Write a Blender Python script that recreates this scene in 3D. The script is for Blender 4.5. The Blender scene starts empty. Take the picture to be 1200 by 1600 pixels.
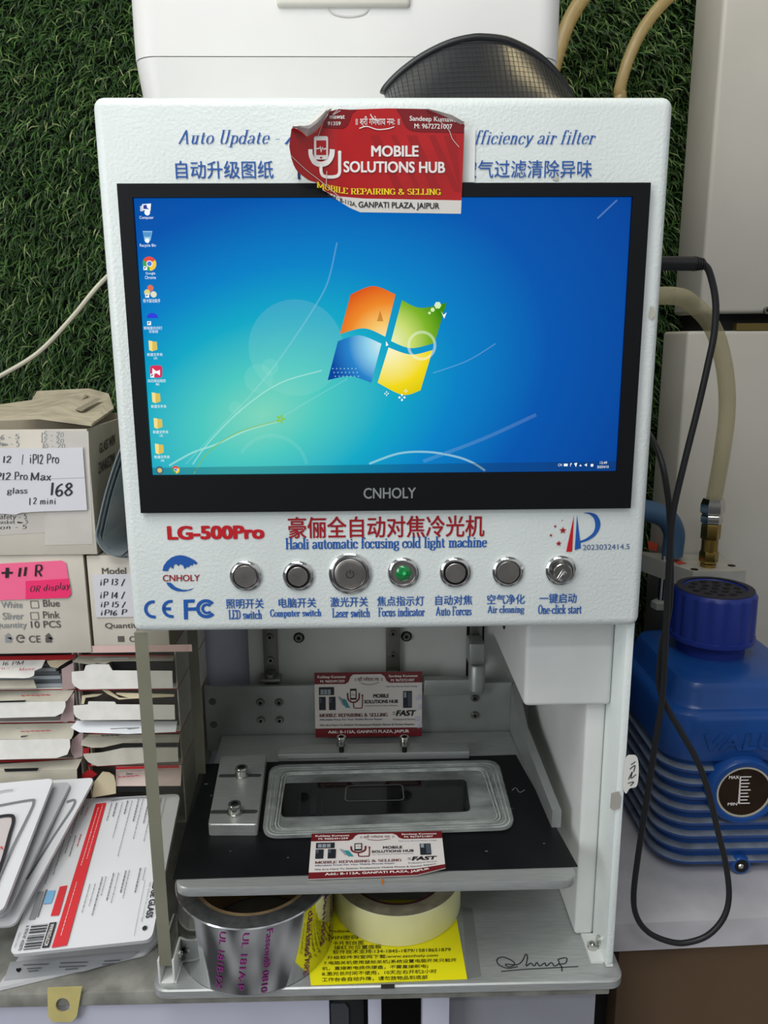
import bpy, bmesh, math, random
import numpy as np
from mathutils import Vector, Matrix
random.seed(7); RNG = np.random.default_rng(7)
S = bpy.context.scene; COL = S.collection
R = math.radians; PI = math.pi

# ---------------------------------------------------------------- camera
F, PITCH, YAW, ROLL = 1232.0, R(12.3), R(1.15), R(.33)      # F in pixels of the 1200 x 1600 frame
EYE = Vector((-.0125, -.582, .5447))
FW = Vector((math.sin(YAW)*math.cos(PITCH), math.cos(YAW)*math.cos(PITCH), -math.sin(PITCH)))
_r = Vector((math.cos(YAW), -math.sin(YAW), 0)); _u = _r.cross(FW)
RT = _r*math.cos(ROLL) - _u*math.sin(ROLL); UP = _r*math.sin(ROLL) + _u*math.cos(ROLL)
cd = bpy.data.cameras.new('camera'); cd.sensor_fit = 'VERTICAL'; cd.sensor_height = 32; cd.sensor_width = 24
cd.lens = F/1600*32; cd.clip_start = .02; cd.clip_end = 50
cam = bpy.data.objects.new('camera', cd); COL.objects.link(cam); S.camera = cam
cam.matrix_world = Matrix(((RT.x, UP.x, -FW.x, EYE.x), (RT.y, UP.y, -FW.y, EYE.y), (RT.z, UP.z, -FW.z, EYE.z), (0, 0, 0, 1)))

# ---------------------------------------------------------------- light
S.view_settings.view_transform = 'Standard'; S.view_settings.look = 'None'
S.view_settings.gamma = 1; S.view_settings.use_curve_mapping = False
S.view_settings.exposure = 0.0
W = bpy.data.worlds.new('shop_air'); S.world = W; W.use_nodes = True
wn, wl = W.node_tree.nodes, W.node_tree.links
wtc = wn.new('ShaderNodeTexCoord'); wsp = wn.new('ShaderNodeSeparateXYZ'); wrp = wn.new('ShaderNodeValToRGB')
wmr = wn.new('ShaderNodeMapRange'); wmr.inputs[1].default_value = -1
wl.new(wtc.outputs['Generated'], wsp.inputs[0]); wl.new(wsp.outputs['Z'], wmr.inputs[0]); wl.new(wmr.outputs[0], wrp.inputs[0])
e = wrp.color_ramp.elements
e[0].position = .25; e[0].color = (.34, .34, .35, 1); e[1].position = .8; e[1].color = (.62, .64, .65, 1)
m_ = e.new(.52); m_.color = (.42, .43, .44, 1)
wnz = wn.new('ShaderNodeTexNoise'); wnz.inputs['Scale'].default_value = 2.1; wnz.inputs['Detail'].default_value = 1; wl.new(wtc.outputs['Generated'], wnz.inputs['Vector'])
wcr = wn.new('ShaderNodeValToRGB'); wl.new(wnz.outputs[0], wcr.inputs[0]); wcr.color_ramp.elements[0].position = .42; wcr.color_ramp.elements[0].color = (.3, .3, .31, 1)
wcr.color_ramp.elements[1].position = .60; wcr.color_ramp.elements[1].color = (1.55, 1.55, 1.55, 1)
wmx = wn.new('ShaderNodeMix'); wmx.data_type = 'RGBA'; wmx.blend_type = 'MULTIPLY'; wmx.inputs[0].default_value = 1; wl.new(wrp.outputs[0], wmx.inputs[6]); wl.new(wcr.outputs[0], wmx.inputs[7])
wl.new(wmx.outputs[2], wn['Background'].inputs[0]); wn['Background'].inputs[1].default_value = .62

def area(name, loc, target, sx, sy, power, col):
    l = bpy.data.lights.new(name, 'AREA'); l.shape = 'RECTANGLE'; l.size = sx; l.size_y = sy; l.energy = power; l.color = col
    o = bpy.data.objects.new(name, l); COL.objects.link(o); o.location = loc
    o.rotation_euler = (Vector(target)-Vector(loc)).to_track_quat('-Z', 'Y').to_euler()
    return o
area('ceiling_panel_light', (-.55, -.70, 2.0), (-.2, .1, .35), 1.2, .9, 20, (1, .985, .95))
area('ceiling_tube_light', (-.1, -1.7, 1.9), (0, 0, .4), 1.2, .12, 8, (.93, .97, 1))
area('bay_fill_light', (-2.0, -1.75, .85), (0, .1, .2), 1.0, 1.3, 26, (.95, .975, 1))  # unseen fill lamp, added to brighten the open work bay
area('wall_lamp', (.33, .33, 1.35), (.26, .5, .85), .12, .06, .55, (1, .82, .45))

# ---------------------------------------------------------------- helpers
def ray(px, py): return FW + RT*((px-600)/F) + UP*((800-py)/F)
def at(px, py, Y):                       # the point at depth Y that the photo shows at (px, py)
    d = ray(px, py); return EYE + d*((Y-EYE.y)/d.y)
def atz(px, py, Z):
    d = ray(px, py); return EYE + d*((Z-EYE.z)/d.z)
def atx(px, py, X):
    d = ray(px, py); return EYE + d*((X-EYE.x)/d.x)
def pr(x0, y0, x1, y1, Y):               # upright rectangle (TL, TR, BR, BL) at depth Y
    xm, ym = (x0+x1)/2, (y0+y1)/2
    a, b = at(x0, ym, Y).x, at(x1, ym, Y).x; t, u = at(xm, y0, Y).z, at(xm, y1, Y).z
    return [Vector((a, Y, t)), Vector((b, Y, t)), Vector((b, Y, u)), Vector((a, Y, u))]
def lin(c):
    if isinstance(c, str): c = tuple(int(c[i:i+2], 16)/255 for i in (0, 2, 4))
    return tuple((x/12.92 if x <= .04045 else ((x+.055)/1.055)**2.4) for x in c)
MATS = {}
def mat(name, col, rough=.5, metal=0, noise=0, scale=30, bump=0, bscale=300, emit=0, coat=0, trans=0, alpha=1, spec=.5, col2=None, stretch=None, ior=1.45):
    if name in MATS: return MATS[name]
    m = bpy.data.materials.new(name); m.use_nodes = True; n, l = m.node_tree.nodes, m.node_tree.links
    b = n['Principled BSDF']; c = lin(col)
    b.inputs['Base Color'].default_value = (*c, 1); b.inputs['Roughness'].default_value = rough; b.inputs['Metallic'].default_value = metal
    b.inputs['Coat Weight'].default_value = coat; b.inputs['Transmission Weight'].default_value = trans; b.inputs['Alpha'].default_value = alpha
    b.inputs['Specular IOR Level'].default_value = spec; b.inputs['IOR'].default_value = ior
    if emit:
        b.inputs['Base Color'].default_value = (0, 0, 0, 1); b.inputs['Emission Color'].default_value = (*c, 1); b.inputs['Emission Strength'].default_value = emit
    if noise or col2 or bump:
        tc = n.new('ShaderNodeTexCoord'); mp = n.new('ShaderNodeMapping'); l.new(tc.outputs['Object'], mp.inputs[0])
        if stretch: mp.inputs['Scale'].default_value = stretch
        if noise or col2:
            t = n.new('ShaderNodeTexNoise'); t.inputs['Scale'].default_value = scale; t.inputs['Detail'].default_value = 6
            l.new(mp.outputs[0], t.inputs['Vector'])
            r = n.new('ShaderNodeValToRGB'); l.new(t.outputs[0], r.inputs[0])
            d = lin(col2) if col2 else tuple(max(0, x*(1-noise)) for x in c)
            u = c if col2 else tuple(min(1, x*(1+noise*.6)) for x in c)
            r.color_ramp.elements[0].position = .34; r.color_ramp.elements[0].color = (*d, 1)
            r.color_ramp.elements[1].position = .62; r.color_ramp.elements[1].color = (*u, 1)
            l.new(r.outputs[0], b.inputs['Base Color'])
        if bump:
            t2 = n.new('ShaderNodeTexNoise'); t2.inputs['Scale'].default_value = bscale; t2.inputs['Detail'].default_value = 2
            l.new(mp.outputs[0], t2.inputs['Vector'])
            bp = n.new('ShaderNodeBump'); bp.inputs['Strength'].default_value = bump; bp.inputs['Distance'].default_value = .001
            l.new(t2.outputs[0], bp.inputs['Height']); l.new(bp.outputs[0], b.inputs['Normal'])
    MATS[name] = m; return m
def see_through(name, col, mix, rough=.1):   # clear or hazy plastic: part transparent, part tinted surface
    m = bpy.data.materials.new(name); m.use_nodes = True; n, l = m.node_tree.nodes, m.node_tree.links
    b = n['Principled BSDF']; b.inputs['Base Color'].default_value = (*lin(col), 1); b.inputs['Roughness'].default_value = rough
    t = n.new('ShaderNodeBsdfTransparent'); t.inputs[0].default_value = (*[.5+.5*x for x in lin(col)], 1); mx = n.new('ShaderNodeMixShader'); mx.inputs[0].default_value = mix
    l.new(t.outputs[0], mx.inputs[1]); l.new(b.outputs[0], mx.inputs[2]); l.new(mx.outputs[0], n['Material Output'].inputs[0])
    return m

def cat(pts, k=8, closed=False):         # Catmull-Rom through the points
    P = [Vector(p) for p in pts]
    if len(P) < 3: return P
    n = len(P); out = []
    for i in range(n if closed else n-1):
        if closed: a, b, c, d = P[i-1], P[i], P[(i+1) % n], P[(i+2) % n]
        else: a, b, c, d = P[max(i-1, 0)], P[i], P[i+1], P[min(i+2, n-1)]
        for j in range(k):
            t = j/k
            out.append(.5*((2*b)+(c-a)*t+(2*a-5*b+4*c-d)*t*t+(3*b-a-3*c+d)*t**3))
    if not closed: out.append(P[-1])
    return out
def rrect(x0, x1, y0, y1, r, k=6):       # rounded rectangle, counter-clockwise
    out = []
    for cx, cy, a in ((x1-r, y0+r, -90), (x1-r, y1-r, 0), (x0+r, y1-r, 90), (x0+r, y0+r, 180)):
        for i in range(k+1):
            t = R(a+90*i/k); out.append((cx+r*math.cos(t), cy+r*math.sin(t)))
    return out

# ---- lettering: the built-in sans face, and a drawn serif / pen face from strokes
_TC = {}
def text_sans(s, bold=0, ext=0):
    key = (s, bold, ext)
    if key not in _TC:
        c = bpy.data.curves.new('t', 'FONT'); c.body = s; c.offset = bold; c.extrude = ext; c.resolution_u = 4
        o = bpy.data.objects.new('t', c); COL.objects.link(o)
        ev = o.evaluated_get(bpy.context.evaluated_depsgraph_get()); me = ev.to_mesh()
        v = [tuple(x.co) for x in me.vertices]; f = [tuple(p.vertices) for p in me.polygons]
        ev.to_mesh_clear(); bpy.data.objects.remove(o); bpy.data.curves.remove(c); _TC[key] = (v, f)
    return _TC[key]
GL = {  # advance width ; strokes (V stem, H bar, C curve, O closed curve, L line, D dot)
'a': '.46;C .06,.46 .2,.6 .36,.48 .36,.12 .46,.02;C .36,.34 .12,.26 .06,.12 .16,0 .36,.14', 'c': '.42;C .4,.46 .24,.6 .07,.46 .07,.14 .24,0 .4,.14;D .37,.46',
'd': '.5;V .38 0 1 tb;C .38,.48 .22,.6 .07,.46 .07,.14 .22,0 .38,.12', 'e': '.44;L .07,.32 .4,.32;C .4,.32 .36,.54 .24,.6 .1,.5 .07,.3 .1,.1 .24,0 .4,.12',
'f': '.34;V .14 0 .82 b;C .14,.78 .18,.98 .34,.95;H .02 .3 .58;D .33,.93', 'g': '.48;O .24,.6 .09,.52 .09,.3 .24,.22 .38,.3 .38,.52;C .14,.24 .08,.12 .2,.06 .4,.02 .4,-.18 .22,-.26 .05,-.16 .1,-.02 .2,.05;L .36,.56 .47,.6',
'h': '.54;V .14 0 1 tb;V .4 0 .4 b;C .14,.46 .28,.6 .4,.5 .4,.3', 'i': '.28;V .14 0 .6 tb;D .14,.82', 'k': '.52;V .14 0 1 tb;L .14,.24 .4,.58;L .24,.36 .44,0;H .34 .52 0;H .3 .48 .6',
'l': '.28;V .14 0 1 tb', 'm': '.8;V .14 0 .6 tb;V .4 0 .4 b;V .66 0 .4 b;C .14,.46 .28,.6 .4,.5 .4,.3;C .4,.46 .54,.6 .66,.5 .66,.3', 'n': '.54;V .14 0 .6 tb;V .4 0 .4 b;C .14,.46 .28,.6 .4,.5 .4,.3',
'o': '.46;O .23,.6 .07,.46 .07,.14 .23,0 .39,.14 .39,.46', 'p': '.5;V .14 -.25 .6 tb;C .14,.48 .28,.6 .43,.46 .43,.14 .28,0 .14,.12', 'r': '.4;V .14 0 .6 tb;C .14,.4 .24,.58 .38,.54;D .36,.51',
's': '.38;C .34,.48 .2,.6 .07,.48 .14,.36 .28,.26 .34,.14 .2,0 .05,.12', 't': '.34;V .14 .1 .82 -;C .14,.14 .2,0 .32,.06;H .02 .3 .58', 'u': '.54;V .14 .12 .6 t;V .4 0 .6 tb;C .14,.16 .2,0 .3,.02 .4,.14',
'w': '.66;L .06,.6 .2,0 .33,.55 .46,0 .6,.6;H 0 .14 .6;H .52 .66 .6', 'x': '.44;L .06,.6 .38,0;L .06,0 .38,.6', 'y': '.5;L .07,.6 .25,0;L .43,.6 .25,0 .16,-.22 .06,-.22;H 0 .16 .6;H .34 .5 .6',
'A': '.66;L .06,0 .32,1;L .32,1 .56,0;H .14 .48 .32;H 0 .14 0;H .46 .66 0', 'B': '.56;V .14 0 1 tb;C .14,1 .4,.98 .46,.78 .38,.55 .14,.52;C .14,.52 .42,.5 .5,.26 .4,.02 .14,0',
'C': '.56;C .5,.74 .42,.96 .28,1 .1,.8 .08,.5 .1,.2 .28,0 .42,.04 .5,.26', 'D': '.6;V .14 0 1 tb;C .14,1 .38,.97 .5,.76 .52,.5 .5,.24 .38,.03 .14,0',
'E': '.54;V .14 0 1 tb;H .14 .48 1;H .14 .48 0;H .14 .36 .52;L .48,1 .48,.8;L .48,0 .48,.2', 'F': '.52;V .14 0 1 tb;H .14 .48 1;H .14 .36 .52;L .48,1 .48,.8',
'G': '.6;C .5,.74 .42,.96 .28,1 .1,.8 .08,.5 .1,.2 .28,0 .42,.04 .5,.2;V .5 0 .42 t', 'H': '.64;V .14 0 1 tb;V .5 0 1 tb;H .14 .5 .52', 'I': '.28;V .14 0 1 tb', 'L': '.5;V .14 0 1 tb;H .14 .46 0;L .46,0 .46,.2',
'M': '.84;V .12 0 1 tb;V .7 0 1 tb;L .12,1 .4,.1 .7,1', 'N': '.66;V .12 0 1 tb;V .54 0 1 tb;L .12,1 .54,0', 'O': '.6;O .3,1 .1,.8 .08,.5 .1,.2 .3,0 .5,.2 .52,.5 .5,.8',
'P': '.54;V .14 0 1 tb;C .14,1 .42,.98 .5,.76 .42,.5 .14,.47', 'R': '.6;V .14 0 1 tb;C .14,1 .42,.98 .5,.76 .42,.5 .14,.47;L .3,.47 .52,0;H .44 .6 0',
'S': '.5;C .42,.8 .28,1 .1,.9 .1,.68 .28,.54 .44,.36 .42,.1 .24,0 .06,.2', 'U': '.62;V .14 .2 1 t;V .5 .2 1 t;C .14,.22 .2,.02 .32,0 .44,.02 .5,.22',
'&': '.66;C .6,.4 .4,.04 .2,0 .06,.2 .16,.44 .36,.66 .36,.9 .24,1 .14,.86 .26,.5 .6,0', '-': '.34;L .04,.33 .3,.33', '.': '.2;D .1,.05', '/': '.34;L .04,-.1 .3,1', '+': '.5;L .05,.4 .45,.4;L .25,.15 .25,.65',
'0': '.42;O .21,.8 .07,.6 .07,.2 .21,0 .35,.2 .35,.6', '1': '.24;L .12,0 .12,.95', '2': '.46;C .06,.74 .2,.95 .36,.8 .3,.5 .06,0;L .06,0 .42,.02', '3': '.44;C .08,.86 .24,.95 .36,.76 .18,.52 .38,.3 .24,0 .06,.1',
'4': '.46;L .3,0 .3,.95 .04,.3 .42,.3', '5': '.46;L .38,.95 .12,.95 .1,.56;C .1,.56 .28,.6 .4,.34 .26,0 .06,.08', '6': '.42;C .34,.94 .12,.7 .06,.25 .2,0 .36,.2 .26,.46 .08,.3', '8': '.42;O .2,.52 .34,.74 .22,.95 .08,.74 .2,.52 .38,.25 .2,0 .05,.25',
'~': '.9;C 0,.3 .1,.6 .2,.1 .32,.55 .44,.1 .55,.5 .66,.12 .8,.4 .9,.2'}
def text_pen(s, thick=.13, thin=.035, serif=True, track=0, jit=0):
    V, Fc = [], []
    def quad(a, b, c, d): i = len(V); V.extend([a, b, c, d]); Fc.append((i, i+1, i+2, i+3))
    cnt = [0]
    def path(pts, ox, oy):
        L = []; cnt[0] += 1; zz_ = (cnt[0] % 8)*1.2e-5
        for i, p in enumerate(pts):
            d = Vector(pts[min(i+1, len(pts)-1)])-Vector(pts[max(i-1, 0)]); d = d.normalized() if d.length else Vector((1, 0))
            w = (thin+(thick-thin)*abs(d.y)**1.6)/2; L.append(((p[0]-d.y*w+ox, p[1]+d.x*w+oy, zz_), (p[0]+d.y*w+ox, p[1]-d.x*w+oy, zz_)))
        for (a, b), (c, d) in zip(L, L[1:]): quad(a, b, d, c)
    x = 0
    for ch in s:
        if ch == ' ': x += .3; continue
        g = GL.get(ch, GL['~']).split(';'); oy = random.uniform(-jit, jit)
        for st in g[1:]:
            k, *t = st.split()
            if k == 'V':
                vx, y0, y1 = map(float, t[:3]); path([(vx, y0), (vx, y1)], x, oy)
                if serif:
                    for y in ([y0] if 'b' in t[3] else [])+([y1] if 't' in t[3] else []): path([(vx-.13, y), (vx+.13, y)], x, oy)
            elif k == 'H':
                a, b, y = map(float, t)
                if serif or abs(b-a) > .21: path([(a, y), (b, y)], x, oy)
            elif k == 'D':
                a, b = map(float, t[0].split(',')); r = max(thick*.55, .045); i = len(V)
                V.extend([(a+x+r*math.cos(q*PI/4), b+oy+r*math.sin(q*PI/4), 0) for q in range(8)]); Fc.append(tuple(range(i, i+8)))
            else:
                pts = [tuple(map(float, q.split(','))) for q in t]
                if k in 'CO': pts = [(q.x, q.y) for q in cat([(*q, 0) for q in pts], 6, k == 'O')]; pts += pts[:1] if k == 'O' else []
                path(pts, x, oy) if k != 'L' else [path([p, q], x, oy) for p, q in zip(pts, pts[1:])]
        x += float(g[0])+track
    return V, Fc

def bil(q):                               # bilinear map over TL, TR, BR, BL
    a, b, c, d = [Vector(p) for p in q]
    return lambda u, v: (d*(1-u)+c*u)*(1-v)+(a*(1-u)+b*u)*v
class MB:
    def __init__(s): s.v, s.f, s.m, s.mats = [], [], [], []
    def mi(s, m):
        if m not in s.mats: s.mats.append(m)
        return s.mats.index(m)
    def raw(s, v, f, m):
        o = len(s.v); k = s.mi(m); s.v.extend(tuple(p) for p in v)
        for q in f: s.f.append(tuple(i+o for i in q)); s.m.append(k)
        return s
    def bm(s, b, m, M=None):
        b.verts.index_update(); s.raw([(M @ x.co if M else x.co) for x in b.verts], [[x.index for x in f.verts] for f in b.faces], m); b.free(); return s
    def box(s, x0, x1, y0, y1, z0, z1, m, bev=0, seg=2, M=None):
        b = bmesh.new(); bmesh.ops.create_cube(b, size=1)
        for x in b.verts: x.co = Vector(((x0+x1)/2+x.co.x*(x1-x0), (y0+y1)/2+x.co.y*(y1-y0), (z0+z1)/2+x.co.z*(z1-z0)))
        if bev: bmesh.ops.bevel(b, geom=list(b.edges), offset=bev, segments=seg, profile=.5, affect='EDGES')
        return s.bm(b, m, M)
    def prism(s, pts, vec, m):
        n = len(pts); P = [Vector(p) for p in pts]; vec = Vector(vec)
        return s.raw(P+[p+vec for p in P], [tuple(range(n)), tuple(range(2*n-1, n-1, -1))]+[((i+1) % n, i, i+n, (i+1) % n+n) for i in range(n)], m)
    def poly(s, pts, m): return s.raw(pts, [tuple(range(len(pts)))], m)
    def loft(s, rings, m, cap=True):
        n = len(rings[0]); v = [p for r in rings for p in r]; f = []
        for k in range(len(rings)-1):
            for i in range(n): j = (i+1) % n; f.append((k*n+i, k*n+j, (k+1)*n+j, (k+1)*n+i))
        if cap: f += [tuple(range(n))[::-1], tuple(range((len(rings)-1)*n, len(rings)*n))]
        return s.raw(v, f, m)
    def lathe(s, prof, org, ax, m, seg=32, cap=True):
        ax = Vector(ax).normalized(); a = ax.orthogonal().normalized(); b = ax.cross(a); org = Vector(org)
        return s.loft([[org+ax*h+(a*math.cos(2*PI*i/seg)+b*math.sin(2*PI*i/seg))*r for i in range(seg)] for r, h in prof], m, cap)
    def tube(s, pts, r, m, seg=10, k=8, smooth=True, flat=1):
        P = cat(pts, k) if smooth else [Vector(p) for p in pts]; rings = []; nrm = None
        for i, p in enumerate(P):
            d = (P[min(i+1, len(P)-1)]-P[max(i-1, 0)]).normalized()
            nrm = d.orthogonal().normalized() if nrm is None else (nrm-d*nrm.dot(d)).normalized()
            b = d.cross(nrm); rr = r(i/(len(P)-1)) if callable(r) else r
            rings.append([p+(nrm*math.cos(2*PI*j/seg)*flat+b*math.sin(2*PI*j/seg))*rr for j in range(seg)])
        return s.loft(rings, m)
    def put(s, g, mp, m, shear=0):      # lettering fitted into the unit square, then mapped
        v, f = g
        if shear: v = [(x+y*shear, y, z) for x, y, z in v]
        x0, x1 = min(p[0] for p in v), max(p[0] for p in v); y0, y1 = min(p[1] for p in v), max(p[1] for p in v)
        if not callable(mp): mp = bil(mp)
        nn_ = (mp(1, 0)-mp(0, 0)).cross(mp(0, 1)-mp(0, 0)).normalized(); nn_ = nn_ if nn_.dot(EYE-mp(0, 0)) > 0 else -nn_
        out = []
        for x, y, z in v:
            p = mp((x-x0)/(x1-x0 or 1), (y-y0)/(y1-y0 or 1))
            if z: p = p+nn_*z
            out.append(p)
        return s.raw(out, f, m)
    def text(s, t, mp, m, bold=0, shear=0):
        if bold:                                              # fatten by overprinting: dense outlines do not survive an offset
            v, f = text_sans(t); d = bold*.9; V, Fc = [], []
            for k, (dx, dy) in enumerate(((-d, -d*.5), (d, -d*.5), (-d, d*.5), (d, d*.5), (0, d*.7), (0, -d*.7))): o = len(V); V += [(x+dx, y+dy, k*2e-5) for x, y, z in v]; Fc += [tuple(i+o for i in q) for q in f]
            return s.put((V, Fc), mp, m, shear)
        return s.put(text_sans(t, bold), mp, m, shear)
    def pen(s, t, mp, m, thick=.13, thin=.035, serif=True, shear=0, track=0, jit=0): return s.put(text_pen(t, thick, thin, serif, track, jit), mp, m, shear)
    def hand(s, t, mp, m, w=.09): return s.put(text_pen(t, w, w*.8, False, .04, .06), mp, m, .12)
    def stroke(s, pts, w, n, m, smooth=True, k=6):
        P = cat(pts, k) if smooth else [Vector(p) for p in pts]; n = Vector(n); L = []
        for i, p in enumerate(P):
            d = (P[min(i+1, len(P)-1)]-P[max(i-1, 0)]).normalized(); q = d.cross(n).normalized(); ww = w(i/(len(P)-1)) if callable(w) else w
            L += [p+q*ww/2, p-q*ww/2]
        return s.raw(L, [(2*i, 2*i+1, 2*i+3, 2*i+2) for i in range(len(P)-1)], m)
    def arc(s, c, r0, r1, a0, a1, m, n=24):         # ring sector in the xz plane; r0 may be a function of t
        c = Vector(c); L = []
        for i in range(n+1):
            t = i/n; a = R(a0+(a1-a0)*t); d = Vector((math.cos(a), 0, math.sin(a))); q = r0(t) if callable(r0) else r0
            L += [c+d*q, c+d*r1]
        return s.raw(L, [(2*i, 2*i+1, 2*i+3, 2*i+2) for i in range(n)], m)
    def disc(s, c, r, m, n=24): c = Vector(c); return s.poly([c+Vector((r*math.cos(2*PI*i/n), 0, r*math.sin(2*PI*i/n))) for i in range(n)], m)
    def build(s, name, parent=None, org=None, kind=None, smooth=True, fix=False):
        o0 = Vector(org) if org is not None else (parent_origin(parent) if parent else Vector((0, 0, 0)))
        me = bpy.data.meshes.new(name); me.from_pydata([tuple(Vector(p)-o0) for p in s.v], [], s.f)
        for m in s.mats: me.materials.append(m)
        me.polygons.foreach_set('material_index', s.m)
        if fix:
            b = bmesh.new(); b.from_mesh(me); bmesh.ops.recalc_face_normals(b, faces=b.faces); b.to_mesh(me); b.free()
        if smooth: me.polygons.foreach_set('use_smooth', [True]*len(me.polygons)); me.set_sharp_from_angle(angle=R(38))
        me.update(); o = bpy.data.objects.new(name, me); COL.objects.link(o)
        if parent: o.parent = parent
        o.location = (o0-parent_origin(parent)) if parent else o0
        if kind: o['kind'] = kind
        return o
def parent_origin(p):
    v = Vector(p.location)
    return v+parent_origin(p.parent) if p.parent else v
def tag(o, label, category, group=None):
    o['label'] = label; o['category'] = category
    if group: o['group'] = group
    return o
def thing(name, label, category, loc, group=None):
    o = bpy.data.objects.new(name, None); o.empty_display_size = .02; COL.objects.link(o); o.location = loc
    return tag(o, label, category, group)

# ---------------------------------------------------------------- materials
white_paint = mat('white_textured_paint', 'dfe6e3', .34, bump=.38, bscale=420, noise=.05, scale=9)
white_metal = mat('white_painted_metal', 'd4d6d3', .45, noise=.06, scale=14)
alu = mat('brushed_aluminium', 'b4b7b5', .40, .55, noise=.10, scale=60, stretch=(1, 14, 14))
alu_flat = mat('anodised_aluminium', 'a3a7a5', .45, .6, noise=.10, scale=24)
steel = mat('polished_steel', 'c9c8c2', .16, 1)
chrome = mat('chrome', 'd8d8d6', .1, 1)
cap_steel = mat('brushed_steel_cap', 'b3aea8', .36, 1, noise=.15, scale=80)
rail_steel = mat('dark_rail_steel', '85857f', .4, .8, noise=.1)
screw_steel = mat('screw_steel', '8f8e88', .28, .95)
dark_hole = mat('dark_hole', '0b0b0c', .8)
black_plastic = mat('black_bezel_plastic', '0d0f12', .5, spec=.25)
black_matte = mat('black_rubber', '151617', .5)
blue_ink = mat('blue_ink', '1f58a8', .5); red_ink = mat('red_ink', 'c01722', .5); dred_ink = mat('dark_red_ink', '9c1420', .5)
white_ink = mat('white_ink', 'ece6e2', .55); black_ink = mat('black_ink', '1c1b20', .6); grey_ink = mat('grey_ink', '8d9092', .6)
navy_ink = mat('navy_ink', '23306e', .5); yellow_ink = mat('yellow_ink', 'f0d820', .5); pen_ink = mat('pen_ink', '2c2c34', .6); logo_grey = mat('grey_lettering', '85898b', .45)
acrylic_edge = mat('acrylic_edge', '7d7d6c', .35, noise=.08, scale=20)
acrylic = see_through('clear_acrylic', 'c9c9bf', .11, .06)

# ---------------------------------------------------------------- the setting
wb = MB(); wb.box(-1.3, 1.3, .5, .54, -.9, 1.5, mat('mat_backing', '0c150b', .9)); wb.build('wall_back', org=(0, .52, -.9), kind='structure')
def grass(n=125000):
    x = RNG.uniform(-.80, .72, n); z = RNG.uniform(.12, 1.12, n)
    keep = (x < -.13) | (x > .1) | (z > .9); x, z = x[keep], z[keep]; n = len(x)
    a = RNG.normal(-PI/2, 1.15, n); L = RNG.uniform(.009, .019, n); w = RNG.uniform(.0011, .0020, n); out = RNG.uniform(.005, .02, n)
    dx, dz = np.cos(a), np.sin(a); px_, pz_ = -dz, dx; y0 = RNG.uniform(.480, .5, n)
    V = np.zeros((n, 5, 3))
    for k, (t, ww) in enumerate(((0, 1), (0, -1), (.55, .9), (.55, -.9), (1, 0))):
        V[:, k, 0] = x+dx*L*t+px_*w*ww*.5; V[:, k, 2] = z+dz*L*t+pz_*w*ww*.5-.004*t*t; V[:, k, 1] = y0-out*(1-(1-t)**2)
    me = bpy.data.meshes.new('artificial_grass'); me.vertices.add(n*5); me.vertices.foreach_set('co', V.reshape(-1))
    b = np.arange(n)[:, None]*5
    quad = b+np.array([[0, 1, 3, 2]]); tri = b+np.array([[2, 3, 4]])
    me.loops.add(n*7); me.loops.foreach_set('vertex_index', np.concatenate([quad, tri], 1).reshape(-1).astype(np.int32))
    st = (np.arange(n)[:, None]*7+np.array([[0, 4]])).reshape(-1)
    me.polygons.add(n*2); me.polygons.foreach_set('loop_start', st.astype(np.int32)); me.polygons.foreach_set('loop_total', np.tile([4, 3], n).astype(np.int32))
    for nm, c in (('grass_dark', '1c3813'), ('grass_mid', '2f501e'), ('grass_light', '506f36'), ('grass_yellow', '85925f')): me.materials.append(mat(nm, c, .5, spec=.35))
    me.polygons.foreach_set('material_index', np.repeat(RNG.choice(4, n, p=[.4, .36, .2, .04]), 2).astype(np.int32))
    me.update(); me.validate(); o = bpy.data.objects.new('artificial_grass', me); COL.objects.link(o); o['kind'] = 'stuff'
    tag(o, 'dark green artificial grass matting covering the back wall', 'artificial grass')
grass()

laminate = mat('lavender_laminate', 'b9bac9', .5, noise=.07, scale=6); worn = mat('worn_table_edge', '8d8c84', .7, noise=.3, scale=40)
white_board = mat('dirty_white_board', 'b9b7bb', .55, noise=.2, scale=11); brown = mat('brown_laminate', '57432f', .5, noise=.1, scale=5); gap_shade = mat('gap_shade', '171210', .8)  # last one: near-black colour standing in for the shade in open gaps
wt = thing('workbench', 'pale lavender workbench with worn grey top edge under the repair machine', 'workbench', (-.25, .2, -.6))
m = MB(); m.box(-1.1, .197, .006, .5, -.024, -.0098, worn, .0015); m.build('tabletop', wt)
xs = [at(p, 1580, .012).x for p in (515, 575, 596, 660, 702, 905)]
m = MB(); m.box(-1.1, xs[0], .010, .028, -.6, -.024, laminate, .001); m.build('front_panel', wt)
for a, b in ((xs[1], xs[2]), (xs[3], xs[4])):
    m = MB(); m.box(a, b, .010, .03, -.6, -.024, laminate, .001); m.build('leg', wt)
m = MB(); m.box(xs[4]+.0005, xs[5]+.02, .03, .045, -.6, -.024, mat('grey_panel', '9a9ba3', .5, noise=.2, scale=5)); m.build('side_panel', wt)
m = MB(); m.box(xs[0]+.008, xs[1]-.004, .013, .03, -.6, -.026, black_matte, .002)
m.prism([(xs[0]+.001, .011, -.032), (xs[0]+.014, .011, -.032), (xs[0]+.017, .011, -.037), (xs[0]+.017, .011, -.2), (xs[0]+.003, .011, -.2)], (0, .012, 0), mat('drawer_slide_grey', '4a4d52', .4, .5)); m.build('drawer_slide', wt, kind=None)
m = MB(); m.box(-1.1, .2, .40, .42, -.6, -.024, gap_shade); m.build('lower_back', wt)
m = MB(); m.box(-.34, -.12, .2995, .312, -.0096, .34, laminate); m.build('upright_board', wt)
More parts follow.
